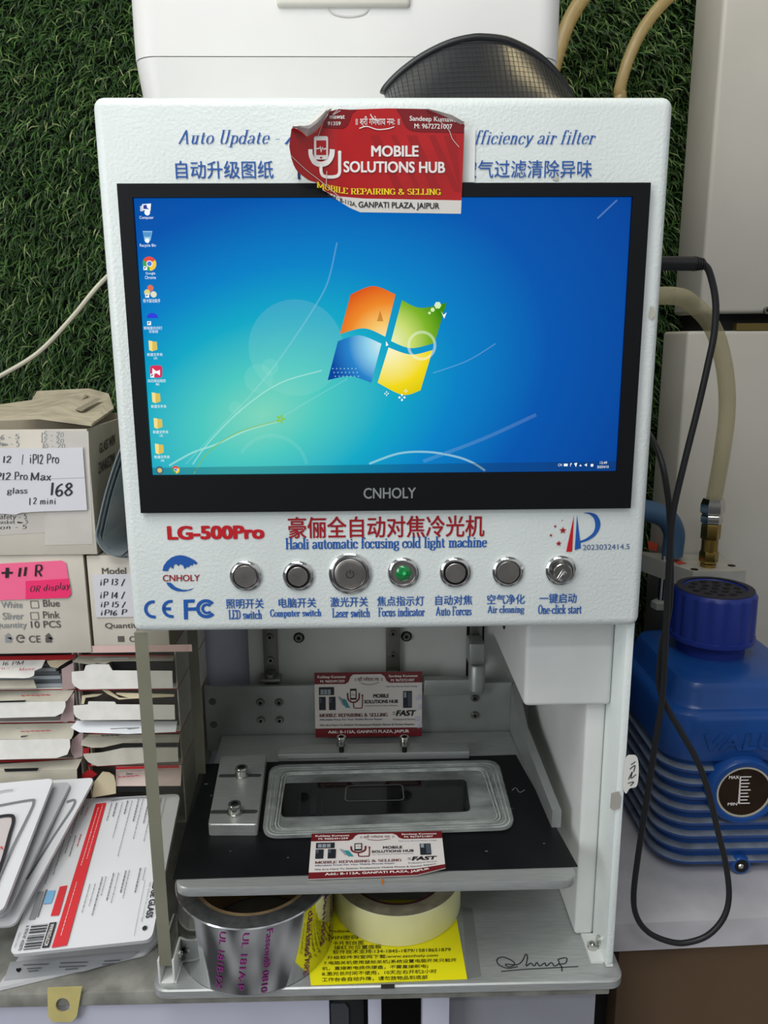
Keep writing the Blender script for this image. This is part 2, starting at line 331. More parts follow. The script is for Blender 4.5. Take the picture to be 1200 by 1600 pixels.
# yellow bracket hanging under the bench edge
br = MB(); bp = [at(*p, .004) for p in ((74, 1545), (128, 1543), (120, 1588), (112, 1597), (82, 1597), (75, 1588))]
yb = mat('yellow_zinc', 'e2d48c', .38, .35, noise=.12, scale=30)
hole = [at(98+11*math.cos(t*PI/10), 1571+11.5*math.sin(t*PI/10), .004) for t in range(20)]
def with_hole(mb, outer, inner, vec, m):
    b = bmesh.new(); vec = Vector(vec)
    for loop in (outer, inner):
        vs = [b.verts.new(p) for p in loop]
        for i in range(len(vs)): b.edges.new((vs[i], vs[(i+1) % len(vs)]))
    bmesh.ops.triangle_fill(b, edges=list(b.edges), use_beauty=True)
    r = bmesh.ops.extrude_face_region(b, geom=list(b.faces)); bmesh.ops.translate(b, vec=vec, verts=[x for x in r['geom'] if isinstance(x, bmesh.types.BMVert)])
    mb.bm(b, m)
with_hole(br, bp, hole, (0, .0016, 0), yb)
o = br.build('hanging_bracket', org=tuple(bp[0]), fix=True); tag(o, 'small yellow zinc bracket with a round hole under the bench edge', 'bracket')

# right-hand shelf board and cabinet under it
zb = -.01
m = MB(); m.prism([(.209, .0745, zb), (.95, .1, zb), (.95, .495, zb), (.209, .495, zb)], (0, 0, -.031), white_board)
o = m.build('white_shelf_board', org=(.2, .3, zb-.031), fix=True); tag(o, 'scuffed white shelf board under the blue pump', 'shelf')
cb = thing('brown_cabinet', 'dark brown laminate cabinet below the white shelf board', 'cabinet', (.5, .3, -.6))
m = MB(); m.box(.232, .95, .085, .49, -.6, zb-.0315, brown, .001); m.build('body', cb)
m = MB(); m.box(.205, .2315, .11, .49, -.6, zb-.033, gap_shade); m.build('side_gap_shade', cb)  # dark block put in the gap in place of its shade

# ---------------------------------------------------------------- the machine
MC = thing('screen_repair_machine', 'white bench machine with a wide screen, steel buttons and an open work bay', 'machine', (0, .15, -.009))
X0, X1, Z0, Z1 = -.197, .2, .3232, .7070
pan = MB()
pan.box(X0, X1, 0, .285, Z0, Z1, white_paint, .0075, 4)
T = -.0005
def ptext(fn, s, x0, y0, x1, y1, m, **k): getattr(pan, fn)(s, pr(x0, y0, x1, y1, T), m, **k)
ptext('pen', 'Auto Update -', 278, 203, 437, 230, blue_ink, shear=.24, thick=.10, track=.06)
ptext('pen', 'A', 444, 205, 466, 225, blue_ink, shear=.24, thick=.12)
ptext('pen', 'fficiency air filter', 741, 203, 931, 230, blue_ink, shear=.24, thick=.10, track=.04)
ptext('text', '自动升级图纸', 274, 251, 427, 279, blue_ink, bold=.006)
ptext('text', '空气过滤清除异味', 722, 250, 925, 278, blue_ink, bold=.004)
pan.poly(pr(465, 268, 469, 280, T), navy_ink)
pan.poly([at(718, 277, T), at(727, 277, T), at(723, 262, T)], red_ink)
ptext('text', 'LG-500Pro', 261, 821, 413, 843, red_ink, bold=.055)
ptext('text', '豪俪全自动对焦冷光机', 450, 806, 757, 840, dred_ink, bold=.016)
ptext('pen', 'Haoli automatic focusing cold light machine', 446, 839, 761, 861, blue_ink, thick=.15, thin=.075)
for s, a, b, en, c, d, cx in (('照明开关', 353, 412, 'LED switch', 357, 409, 383), ('电脑开关', 435, 494, 'Computer switch', 422, 502, 465), ('激光开关', 516, 575, 'Laser switch', 519, 578, 547),
        ('焦点指示灯', 589, 663, 'Focus indicator', 591, 664, 627), ('自动对焦', 680, 738, 'Auto Forcus', 681, 737, 709), ('空气净化', 761, 820, 'Air cleaning', 762, 819, 790), ('一键启动', 843, 901, 'One-click start', 841, 909, 873)):
    dy = -(cx-383)*.0172
    ptext('text', s, a, 935.5+dy, b, 951+dy, blue_ink, bold=.015); ptext('pen', en, c, 953+dy, d, 967.5+dy, blue_ink, thick=.15, thin=.08)
P4 = lambda x, y: at(180+x*.25, 800+y*.25, T)
pan.poly([P4(*p) for p in ((295, 368), (303, 335), (322, 308), (350, 285), (378, 274), (405, 270), (435, 274), (470, 288), (497, 303), (515, 320), (500, 330), (490, 318), (482, 336), (470, 330), (460, 345), (448, 343), (432, 357), (425, 335), (405, 325), (395, 338), (380, 325), (366, 331), (362, 355), (352, 350), (346, 340), (335, 352), (328, 370))], blue_ink)
pan.poly([P4(*p) for p in ((318, 440), (328, 458), (350, 480), (385, 495), (430, 498), (470, 489), (495, 475), (455, 486), (420, 486), (380, 472), (345, 442))], blue_ink)
pan.text('CNHOLY', [P4(297, 393), P4(528, 391), P4(528, 432), P4(297, 434)], dred_ink, bold=.012)
k = .000478
pan.arc(P4(240, 609), 10.4*k, 15.4*k, 80, 280, blue_ink)
pan.arc(P4(352, 606), 10.4*k, 15.4*k, 80, 280, blue_ink); pan.poly([P4(*p) for p in ((303, 596), (347, 596), (347, 615), (303, 615))], blue_ink)
pan.poly([P4(*p) for p in ((426, 548), (497, 546), (494, 567), (453, 568), (453, 597), (505, 596), (505, 617), (453, 618), (454, 671), (430, 672))], blue_ink)
pan.arc(P4(568, 605), 10.6*k, 16.2*k, 38, 322, blue_ink); pan.arc(P4(573, 605), 5*k, 9.2*k, 42, 318, blue_ink)
P5 = lambda x, y: at(820+x*.15833, 790+y*.15833, T)
pan.poly([P5(*p) for p in ((485, 95), (408, 455), (467, 455))], red_ink)
pan.poly([P5(*p) for p in ((515, 92), (493, 440), (554, 420), (549, 366), (545, 345))], blue_ink)
oc = cat([P5(*p) for p in ((580, 72), (650, 70), (712, 97), (745, 165), (735, 235), (690, 300), (620, 345), (549, 367))], 5)
ic = cat([P5(*p) for p in ((580, 74), (640, 88), (682, 130), (695, 200), (675, 265), (620, 315), (575, 338), (546, 347))], 5)
pan.raw(oc+ic, [(i, i+1, len(oc)+i+1, len(oc)+i) for i in range(len(oc)-1)], blue_ink)
for x, y, r in ((376, 245, 38), (300, 205, 18), (258, 293, 19), (335, 375, 31), (369, 147, 9)):
    c = P5(x, y); pan.poly([c+Vector((math.sin(i*PI/5), 0, math.cos(i*PI/5)))*(r*.15833*k*(1 if i % 2 == 0 else .42)) for i in range(10)], dred_ink)
pan.text('2023032414.5', [P5(572, 387), P5(1034, 378), P5(1034, 430), P5(572, 439)], mat('slate_ink', '4a5f90', .5))
# scuffs in the paint
sc = mat('old_glue_mark', 'bdbcae', .7, noise=.1)
for pts in (((1016, 478), (1022, 480), (1024, 492), (1018, 500), (1013, 495)), ((866, 268), (873, 270), (872, 283), (864, 281))): pan.poly([at(*p, T) for p in pts], sc)
pan.build('head_housing', MC)

bz = MB(); A = dict(x0=-.1822, x1=.1852, z0=.4197, z1=.6502); B = dict(x0=-.1722, x1=.1732, z0=.448, z1=.6412); yf = -.0045
for a in ((A['x0'], A['x1'], B['z1'], A['z1']), (A['x0'], A['x1'], A['z0'], B['z0']), (A['x0'], B['x0'], B['z0'], B['z1']), (B['x1'], A['x1'], B['z0'], B['z1'])): bz.box(a[0], a[1], yf, -.0002, a[2], a[3], black_plastic)
bz.text('CNHOLY', pr(568, 762, 650, 779, yf-.0003), logo_grey, bold=.02)
bz.build('monitor_bezel', MC)

# the lit screen and what it shows
def glowmat(name, col, s=1.0): return mat('screen_'+name, col, emit=s)
def screen_mat():
    m = bpy.data.materials.new('lit_screen'); m.use_nodes = True; n, l = m.node_tree.nodes, m.node_tree.links
    b = n['Principled BSDF']; b.inputs['Base Color'].default_value = (.002, .002, .003, 1); b.inputs['Roughness'].default_value = .3; b.inputs['Specular IOR Level'].default_value = .05
    tc = n.new('ShaderNodeTexCoord')
    def radial(cx, cz, sx, sz, rot):
        mp = n.new('ShaderNodeMapping'); mp.vector_type = 'TEXTURE'; mp.inputs['Location'].default_value = (cx, 0, cz); mp.inputs['Rotation'].default_value = (0, rot, 0); mp.inputs['Scale'].default_value = (sx, 1, sz)
        v = n.new('ShaderNodeVectorMath'); v.operation = 'LENGTH'; fl = n.new('ShaderNodeVectorMath'); fl.operation = 'MULTIPLY'; fl.inputs[1].default_value = (1, 0, 1)
        l.new(tc.outputs['Object'], mp.inputs[0]); l.new(mp.outputs[0], fl.inputs[0]); l.new(fl.outputs[0], v.inputs[0]); return v.outputs['Value']
    return m, n, l, b, radial
def lit_screen():
    m, n, l, b, radial = screen_mat()
    r = n.new('ShaderNodeValToRGB'); l.new(radial(-.090, .492+.009, .33, .215, R(-22)), r.inputs[0])
    el = r.color_ramp.elements
    for i, (p, c) in enumerate(((0, '7ed6bc'), (.14, '4cc8c0'), (.30, '12a8c6'), (.45, '0682c6'), (.66, '0456ae'), (1, '043d92'))):
        q = el[i] if i < 2 else el.new(p)
        q.position = p; q.color = (*lin(c), 1)
    l.new(r.outputs[0], b.inputs['Emission Color']); b.inputs['Emission Strength'].default_value = 1.0
    return m
sm = lit_screen(); ys = -.0012
sb = MB(); sb.poly([Vector((B['x0'], ys, B['z1'])), Vector((B['x1'], ys, B['z1'])), Vector((B['x1'], ys, B['z0'])), Vector((B['x0'], ys, B['z0']))], sm)
def haze(name, col, a):
    m = bpy.data.materials.new('screen_'+name); m.use_nodes = True; n, l = m.node_tree.nodes, m.node_tree.links
    e_ = n.new('ShaderNodeEmission'); e_.inputs[0].default_value = (*lin(col), 1); t = n.new('ShaderNodeBsdfTransparent'); mx = n.new('ShaderNodeMixShader'); mx.inputs[0].default_value = a
    l.new(t.outputs[0], mx.inputs[1]); l.new(e_.outputs[0], mx.inputs[2]); l.new(mx.outputs[0], n['Material Output'].inputs[0]); return m
h1, h2, h3 = haze('wisp', 'c8f4ea', .42), haze('faint_wisp', 'bfeeff', .15), haze('bokeh', 'd8ffe8', .055)
yk = lambda k: ys-.0002*k
sp = lambda x, y, k=1: at(x, y, yk(k))
Z3 = lambda x, y: (180+x*.3667, 280+y*.3667); Z4 = lambda x, y: (600+x*.38333, 280+y*.38333)
for pts, w, mm in (([(230, 1220), (330, 1165), (430, 1130), (560, 1070), (700, 1030)], .0014, h1), ([(330, 1215), (400, 1120), (540, 980), (700, 870), (880, 815)], .0009, h1), ([(560, 940), (660, 820), (740, 710), (840, 560), (905, 440), (945, 270)], .0011, h2),
                   ([(700, 1020), (850, 930), (990, 850)], .0008, h2), ([(300, 1215), (360, 1150), (500, 1000), (560, 940)], .0008, h2)):
    sb.stroke([sp(*Z3(*p)) for p in pts], w, (0, 1, 0), mm)
for pts, w, mm in (([(-60, 1160), (60, 1118), (180, 1112), (290, 1130), (360, 1155), (412, 1188)], .0016, h1), ([(200, 790), (340, 740), (455, 670)], .0008, h2), ([(160, 1150), (400, 1060), (620, 960)], .0026, haze('beam', 'bfeeff', .08)), ([(870, 160), (950, 85)], .0012, h2)):
    sb.stroke([sp(*Z4(*p)) for p in pts], w, (0, 1, 0), mm)
for i, (x, y, r) in enumerate(((612, 850, .0105), (512, 975, .0048), (660, 800, .006), (770, 720, .034))): sb.disc(at(*Z3(x, y), yk(.5+i*.12)), r, h3, 40)
sb.arc(sp(*Z3(670, 1240)), .0245, .027, 10, 150, h3)
gl = glowmat('leaf_green', '86c440')
for a in range(5): sb.poly([sp(*Z3(705+17*math.cos(a*1.26+d)*q, 1022+17*math.sin(a*1.26+d)*q), 2) for d, q in ((0, .05), (-.45, .7), (-.15, 1.2), (.3, 1), (.5, .6))], gl)
sb.stroke([sp(*Z3(*p), 2) for p in ((335, 1255), (400, 1160), (520, 1080), (690, 1030))], .001, (0, 1, 0), haze('stem', '7fb840', .6))
# the four-pane flag
fc = at(605, 537, 0)
def pane_mat(name, cols, R0=.043):
    m = bpy.data.materials.new('screen_'+name); m.use_nodes = True; n, l = m.node_tree.nodes, m.node_tree.links
    tc = n.new('ShaderNodeTexCoord'); v = n.new('ShaderNodeVectorMath'); v.operation = 'DISTANCE'; v.inputs[1].default_value = (fc.x, -.151, fc.z+.009)
    mr = n.new('ShaderNodeMapRange'); mr.inputs[2].default_value = R0; r = n.new('ShaderNodeValToRGB'); e_ = n.new('ShaderNodeEmission')
    l.new(tc.outputs['Object'], v.inputs[0]); l.new(v.outputs['Value'], mr.inputs[0]); l.new(mr.outputs[0], r.inputs[0]); l.new(r.outputs[0], e_.inputs[0]); l.new(e_.outputs[0], n['Material Output'].inputs[0])
    for i, (p, c) in enumerate(cols):
        q = r.color_ramp.elements[i] if i < 2 else r.color_ramp.elements.new(p)
        q.position = p; q.color = (*lin(c), 1)
    return m
def pane(tl, tm, tr, br, bm_, bl, m):
    top = cat([(*tl, 0), (*tm, 0), (*tr, 0)], 8); bot = cat([(*bl, 0), (*bm_, 0), (*br, 0)], 8); g = []
    for j in range(9):
        for a, b in zip(top, bot): q = a.lerp(b, j/8); g.append(sp(q.x, q.y, 3))
    n = len(top); sb.raw(g, [(j*n+i, j*n+i+1, j*n+n+i+1, j*n+n+i) for j in range(8) for i in range(n-1)], m)
pane((548, 460), (583, 447), (618, 460), (602, 526), (569, 513), (531, 522), pane_mat('pane_red', ((0, 'fbe9b8'), (.35, 'f7c66a'), (.65, 'ee8a2c'), (1, 'd9501c'))))
pane((628, 469), (657, 481), (698, 473), (679, 536), (642, 544), (611, 533), pane_mat('pane_green', ((0, 'f2f3c4'), (.4, 'c9dd72'), (.7, '7fb52c'), (1, '3f8a14'))))
pane((528, 533), (561, 524), (596, 537), (580, 598), (547, 588), (512, 594), pane_mat('pane_blue', ((0, 'dff4f2'), (.35, '8fd0ea'), (.65, '2a84cc'), (1, '0b459c'))))
pane((607, 543), (642, 554), (676, 547), (657, 610), (629, 617), (590, 598), pane_mat('pane_yellow', ((0, 'fbf6d8'), (.4, 'f6e98a'), (.7, 'f2da20'), (1, 'd8c40c'))))
wh = glowmat('white', 'f4f8fa'); hz = haze('ring', 'f4fff0', .35)
sb.arc(sp(659, 540, 4), .0085, .0105, 0, 360, hz, 32)
for x, y, r in ((684, 477, .0026), (676, 484, .0016), (671, 489, .001)): sb.poly([sp(x, y, 4)+Vector((r*math.cos(i*PI/3), 0, r*math.sin(i*PI/3))) for i in range(6)], haze('hex%d' % x, 'e8ffc8', .8))
sb.poly([sp(689, 486, 4), sp(693, 492, 4), sp(698, 488, 4), sp(694, 498, 4)], wh)
for x, y, r in ((628, 621, .0028), (604, 615, .0018), (634, 611, .0014)):
    c = sp(x, y, 4)
    for i in range(4): d = Vector((math.cos(i*PI/2), 0, math.sin(i*PI/2))); q = Vector((-d.z, 0, d.x)); sb.poly([c+d*r*.25, c+d*r*.7+q*r*.3, c+d*r, c+d*r*.7-q*r*.3], wh)
sb.poly([sp(594, 485, 4), sp(589, 502, 4), sp(599, 502, 4)], haze('tree', 'b86a20', .7))
for i in range(7):
    for j in range(3): sb.disc(sp(520+i*6+j*2, 576+j*6, 4), .0006, haze('dots', 'a8dcf0', .5) if (i, j) == (0, 0) else bpy.data.materials['screen_dots'], 6)
sb.poly([sp(603, 533, 5), sp(603, 541, 5), sp(607, 539, 5)], wh)
# taskbar, icons
bar_h = haze('taskbar', '16324a', .42); sb.poly([sp(B_x, B_y, 2) for B_x, B_y in ((235.5, 731), (962.8, 720.5), (961.8, 734), (239, 743.5))], bar_h)
fol, fol2 = glowmat('folder', 'f0dc8a'), glowmat('folder_shade', 'd8bc50')
def caption(s, x, y, w, h=6): sb.text(s, pr(x-w/2, y-h/2, x+w/2, y+h/2, yk(3)), wh)
def arrow(x, y): sb.poly([sp(x-3, y-3, 4), sp(x+3, y-3, 4), sp(x+3, y+3, 4), sp(x-3, y+3, 4)], wh); sb.poly([sp(x-2, y+2, 5), sp(x+2, y-2, 5), sp(x-1.5, y-1.5, 5)], glowmat('arrow', '203040'))
def folder(x, y):
    sb.poly([sp(x-7, y-8, 3), sp(x-1, y-7, 3), sp(x-1, y+9, 3), sp(x-6, y+7, 3)], fol); sb.poly([sp(x-1, y-6.5, 3), sp(x+6, y-6, 3), sp(x+7, y+6, 3), sp(x-1, y+9, 3)], fol2)
def cycle(x, y, r):
    c = sp(x, y, 3); k_ = .00048
    for a0, a1, cc in ((30, 150, 'e04030'), (150, 270, '30a04a'), (270, 390, 'f4c838')): sb.arc(c, r*.45*k_, r*k_, a0, a1, glowmat('wheel'+cc, cc), 10)
    sb.disc(sp(x, y, 4), r*.45*k_, wh, 14); sb.disc(sp(x, y, 5), r*.34*k_, glowmat('hub', '3f78d8'), 14)
sb.poly([sp(222, 319, 3), sp(236, 318, 3), sp(235, 330, 3), sp(223, 328, 3)], wh); sb.poly([sp(224, 320.5, 4), sp(229, 320, 4), sp(230, 325, 4), sp(234, 327, 4), sp(224, 326.5, 4)], glowmat('pc', '1a2a90')); sb.poly([sp(219, 322, 2), sp(223, 321, 2), sp(224, 330, 2), sp(219, 330, 2)], glowmat('grey', 'c8d0d8')); sb.disc(sp(230, 332, 3), .002, wh, 10)
caption('Computer', 229, 340.5, 22)
sb.poly([sp(223, 361, 3), sp(238, 361, 3), sp(235, 376, 3), sp(226, 377, 3)], glowmat('bin', '8fc4e4')); sb.poly([sp(223.5, 362.5, 4), sp(237, 362.5, 4), sp(235.5, 370, 4), sp(225, 370, 4)], glowmat('bin_in', '4a90c8')); sb.disc(sp(230, 376, 4), .0016, wh, 10)
caption('Recycle Bin', 231, 384, 25)
cycle(233.5, 412, 10); arrow(227, 419); caption('Google', 235, 427.5, 15, 5); caption('Chrome', 235, 433.5, 17, 5)
sb.disc(sp(235, 450, 3), .0022, glowmat('ball_red', 'd86a50'), 12); sb.disc(sp(230, 457, 3), .0022, glowmat('ball_yel', 'd8d080'), 12); sb.disc(sp(240, 460, 3), .0022, glowmat('ball_wh', 'e0dcc0'), 12); arrow(230, 462); caption('锐卡驱动助手', 237, 470, 27)
sb.poly([sp(238+9*math.cos(R(a)), 497-8*math.sin(R(a)), 3) for a in range(0, 181, 20)], glowmat('dome', '1830d8')); arrow(233, 505); caption('豪俪激光切打', 239, 512.5, 29, 5); caption('印系统', 240, 518, 14, 5)
folder(239, 540); caption('新建文件夹', 242, 554, 24, 5); caption('(2)', 243, 560, 5, 4)
sb.poly([sp(x, y, 3) for x, y in rrect(234.5, 253.5, 571, 590, 4, 3)], glowmat('app_red', 'd81a50')); sb.poly([sp(238, 575, 4), sp(244, 580, 4), sp(250, 578, 4), sp(250, 587, 4), sp(244, 583, 4), sp(238, 586, 4)], wh); arrow(238, 587); caption('向日葵远程控', 245, 595, 28, 5); caption('制', 246, 600.5, 5, 4)
folder(244, 621); caption('新建文件夹', 248, 635, 24, 5)
folder(247, 661); caption('新建文件夹', 251, 675, 24, 5); caption('(3)', 252, 681, 5, 4)
folder(249, 701); caption('新建文件夹', 253, 714, 24, 5); caption('(4)', 254, 720, 5, 4)
sb.disc(sp(249.5, 735, 3), .0033, glowmat('orb', '3c6c80'), 20); sb.disc(sp(249.5, 735, 4), .0017, glowmat('orb_flag', 'd8c070'), 12); cycle(274.5, 734, 6)
for s, x, y, w, h in (('CN', 875, 726.5, 6, 4), ('▬', 884, 726.5, 6, 4), ('?', 892, 726, 3, 5), ('▴', 907, 727, 4, 3), ('◂', 915, 726.5, 4, 5), ('▪', 925, 727, 4, 4), ('12:49', 943, 723, 11, 4), ('2020/4/10', 942, 729.5, 18, 4)): caption(s, x, y, w, h)
sb.poly([sp(897, 724, 3), sp(902, 723, 3), sp(900, 730, 3)], wh)
sb.build('screen', MC)

# buttons
def button(px, py, rpx, kind):
    c = at(px, py, 0); r = rpx*.000482; ax = (0, -1, 0); n = MB()
    n.lathe([(r, -.0006), (r, .0012), (r*.985, .0019), (r*.93, .0024), (r*.80, .0034), (r*.77, .0034), (r*.75, .0026), (r*.75, .0004), (r*.1, .0002)], c, ax, chrome, 48)
    b = n.build('button_ring', MC)
    n = MB()
    if kind == 'plain': n.lathe([(r*.72, .0004), (r*.72, .003), (r*.69, .0034), (r*.02, .0034)], c, ax, cap_steel, 40)
    if kind == 'inner': n.lathe([(r*.73, .0004), (r*.73, .0022), (r*.66, .0022)], c, ax, dark_hole, 40); n.lathe([(r*.64, .0004), (r*.64, .0036), (r*.61, .004), (r*.02, .004)], c, ax, cap_steel, 40)
    if kind == 'power':
        n.lathe([(r*.73, .0004), (r*.73, .0026), (r*.69, .003), (r*.52, .0032), (r*.02, .0033)], c, ax, cap_steel, 48)
        n.arc(c+Vector((0, -.0036, 0)), r*.15, r*.2, -240, 60, mat('etched', '5e5b58', .4, .8)); n.box(c.x-r*.025, c.x+r*.025, c.y-.0037, c.y-.0034, c.z+r*.02, c.z+r*.24, MATS['etched'])
    if kind == 'lamp':
        n.lathe([(r*.74, .0004), (r*.74, .0024), (r*.5, .0024)], c, ax, cap_steel, 40)
        n.lathe([(r*.5, .0022), (r*.5, .003), (r*.38, .0042), (r*.02, .0048)], c, ax, mat('green_lens', '0d7a3c', .12, coat=.6, spec=.6), 32); n.disc(c+Vector((.0006, -.0050, .0004)), r*.12, mat('green_lens_core', '3fd07c', emit=.7), 12)
    if kind == 'key':
        n.lathe([(r*.6, .0004), (r*.6, .0075), (r*.56, .008), (r*.02, .008)], c, ax, steel, 40)
        a = Matrix.Translation(c) @ Matrix.Rotation(R(30), 4, 'Y')
        kb = MB(); kb.box(-r*.12, r*.12, -.0125, -.0078, -r*.52, r*.2, chrome, .0006, 2, a); kb.build('key_blade', b); kc = MB(); kc.box(-r*.5, r*.5, -.0086, -.0078, r*.1, r*.42, mat('dark_steel', '5a5853', .25, 1)); kc.build('key_bar', b)
    n.build('green_indicator_lens' if kind == 'lamp' else 'button_cap', b)
for a in ((384, 899, 25, 'plain'), (466, 899, 24.5, 'inner'), (547, 895.5, 34, 'power'), (630, 894, 25, 'lamp'), (711, 893.5, 25, 'inner'), (793, 892.5, 25, 'plain'), (875.5, 890.5, 24.5, 'key')): button(*a)

# base, sides, back
m = MB(); m.loft([[(x, y, z) for x, y in rrect(-.2035+i, .2065-i, -.0045+i, .31-i, .013)] for z, i in ((-.009, .0012), (-.008, 0), (-.0012, 0), (0, .0012))], alu)
sg = [(655, 1000), (610, 1008), (570, 992), (562, 968), (590, 958), (630, 975), (640, 992), (615, 1002), (600, 990), (650, 992), (675, 975), (690, 945), (698, 960), (692, 998), (712, 985), (728, 998), (740, 982), (752, 998), (775, 984), (782, 998), (805, 982), (818, 998), (840, 985), (836, 968), (872, 962), (868, 985), (842, 990), (850, 1000), (852, 1022)]
m.stroke([atz(580+x*.35, 1160+y*.35, .0003) for x, y in sg], .0011, (0, 0, 1), pen_ink, k=4); m.stroke([atz(580+x*.35, 1160+y*.35, .0003) for x, y in ((580, 1022), (700, 1012), (925, 1000))], .001, (0, 0, 1), pen_ink)
m.poly([atz(*p, .0002) for p in ((722, 1416), (738, 1420), (752, 1525), (730, 1530))], alu_flat)
m.build('base_plate', MC, fix=True)
m = MB(); m.box(-.154, .2, .286, .298, 0, .32, white_metal); m.build('back_panel', MC)
m = MB(); m.box(-.1965, -.1862, .004, .172, .018, .3225, acrylic); m.poly([(-.1966, .0036, .3225), (-.1861, .0036, .3225), (-.1861, .0036, .018), (-.1966, .0036, .018)], acrylic_edge)
m.poly([(-.1861, .1725, .3225), (-.1965, .1725, .3225), (-.1965, .1725, .018), (-.1861, .1725, .018)], acrylic_edge); m.build('clear_side_panel', MC)
m = MB(); m.box(-.1985, -.1965, .003, .06, 0, .024, white_metal, .0006); m.box(-.1965, -.183, .003, .06, 0, .0018, white_metal, .0006); m.box(-.186, -.184, .003, .06, 0, .024, white_metal, .0006)
m.lathe([(.004, -.0005), (.004, .002), (.0032, .0026), (.0018, .0026), (.0016, .001), (.0002, .001)], (-.184, .02, .0155), (1, 0, 0), steel, 16); m.build('panel_bracket', MC)
m = MB(); m.box(.1935, .2, .011, .285, .0005, .3228, white_paint, .0012); m.poly([(.1936, .0105, .004), (.2, .0105, .004), (.2, .0105, .001), (.1936, .0105, .001)], white_metal)
m.build('right_side_plate', MC)
m = MB(); m.box(.176, .1932, .05, .285, .0005, .2375, white_metal, .003, 3); m.build('column_cover', MC)
m = MB(); m.box(.182, .1935, .016, .05, 0, .002, white_metal); m.lathe([(.0045, 0), (.0045, .004), (.0025, .0042), (.0024, .002), (.0002, .002)], (.1875, .032, .002), (0, 0, 1), steel, 16); m.lathe([(.0042, -.001), (.0042, .002), (.0002, .002)], (.1932, .03, .012), (-1, 0, 0), steel, 16); m.build('foot_bracket', MC)
m = MB(); m.box(.1185, .1933, .038, .285, .2378, .3228, white_metal, .004, 3); m.lathe([(.011, -.0004), (.011, .0003), (.0002, .0003)], (.1185, .145, .279), (-1, 0, 0), dark_hole, 24); m.build('side_housing', MC)
# vertical rails with screws
def screw(mb, c, r, ax, m=screw_steel):
    mb.lathe([(r, -.0003), (r, r*.5), (r*.86, r*.72), (r*.5, r*.72), (r*.46, r*.25), (r*.02, r*.22)], c, ax, m, 16); c = Vector(c)+Vector(ax)*(r*.3)
    mb.lathe([(r*.45, 0), (r*.02, .00002)], c, ax, dark_hole, 6)
for x0, x1, zs in ((412, 434, (995, 1031)), (603, 625, (992, 1026))):
    a, b = at(x0, 1020, .281).x, at(x1, 1020, .281).x; m = MB(); m.box(a, b, .279, .286, .05, .32, rail_steel, .001)
    for py in zs: screw(m, ((a+b)/2, .279, at(422, py, .279).z), .0042, (0, -1, 0))
    m.box((a+b)/2-.013, (a+b)/2+.013, .262, .279, .1605, .166, rail_steel, .002); m.lathe([(.006, 0), (.006, .004), (.0002, .005)], ((a+b)/2, .27, .166), (0, 0, 1), rail_steel, 16)
    m.build('vertical_rail', MC)
for px, py in ((467, 996), (635, 994)):
    m = MB(); m.lathe([(.0062, 0), (.0062, .0012), (.0045, .0012)], at(px, py, .286), (0, -1, 0), dark_hole, 20); screw(m, at(px, py, .2845), .0046, (0, -1, 0)); m.build('panel_screw', MC)
m = MB(); a, b = at(729, 1020, .283).x, at(756, 1020, .283).x; m.box(a, b, .2835, .286, .05, .32, dark_hole); m.box(a+.003, b-.003, .277, .2835, .172, .32, rail_steel, .001)
for py in (1002, 1019): screw(m, at(739, py, .277), .0042, (0, -1, 0))
m.build('guide_rail', MC)
# rising table
zt = .1
FL, FR, BRr, BL = atz(271, 1388, zt), atz(906, 1375, zt), Vector((.150, .256, zt)), Vector((-.1840, .256, zt))
def round_poly(P, rad, k=6):
    out = []; n = len(P)
    for i in range(n):
        p, a, b = Vector(P[i]), Vector(P[i-1]), Vector(P[(i+1) % n]); r = rad[i]
        if r == 0: out.append(p); continue
        s0, s1 = p+(a-p).normalized()*r, p+(b-p).normalized()*r
        for j in range(k+1): t = j/k; out.append(s0*(1-t)**2+p*2*t*(1-t)+s1*t*t)
    return out
st = MB(); out = round_poly([FL, FR, BRr, BL], (.014, .016, 0, 0)); cen = sum(out, Vector())/len(out)
st.loft([[p+(cen-p).normalized()*i+Vector((0, 0, z)) for p in out] for z, i in ((-.0085, .001), (-.0078, 0), (-.0012, 0), (0, .0012))], alu)
blk = mat('black_silicone_mat', '101214', .42, spec=.3, noise=.25, scale=30)
st.prism([atz(*p, zt+.0003) for p in ((270, 1374.5), (903, 1354.5), (806, 1180), (314, 1194.5))], (0, 0, .0006), blk)
dust = mat('white_dust', '55585a', .9)
for x, y, r in ((322, 1225, .0022), (330, 1243, .0014), (800, 1263, .0012), (500, 1325, .0012), (360, 1330, .001), (850, 1318, .0012), (760, 1330, .0015), (450, 1340, .0011)):
    c = atz(x, y, zt+.0011); st.poly([c+Vector((r*math.cos(i), r*.7*math.sin(i), 0)) for i in (0, 1, 2.2, 3.1, 4, 5.3)], dust)
st.stroke([atz(*p, zt+.0011) for p in ((800, 1235), (806, 1231), (812, 1238), (820, 1234))], .0008, (0, 0, 1), mat('scratch', '8a8c8a', .8))
st.poly([atz(*p, zt+.0005) for p in ((596, 1373), (600, 1374), (599, 1382), (596, 1382))], mat('rust_mark', 'b06a2a', .7))
S_ = st.build('work_table', MC, fix=True)
m = MB(); m.box(-.202, .150, .256, .262, zt-.02, .1603, alu_flat, .0008)
for px, py in ((407, 1097), (436, 1097), (408, 1125), (437, 1125), (742, 1090), (742, 1117)): m.lathe([(.0052, -.0002), (.0052, .0002), (.004, .0003)], at(px, py, .256), (0, -1, 0), rail_steel, 20); screw(m, at(px, py, .2557), .0042, (0, -1, 0))
for px, py in ((332, 1096), (334, 1132)): m.lathe([(.0042, -.0002), (.0042, .0004), (.0002, .0004)], at(px, py, .256), (0, -1, 0), mat('hole_grey', '4c4d4c', .6), 16)
m.build('carriage_plate', S_)
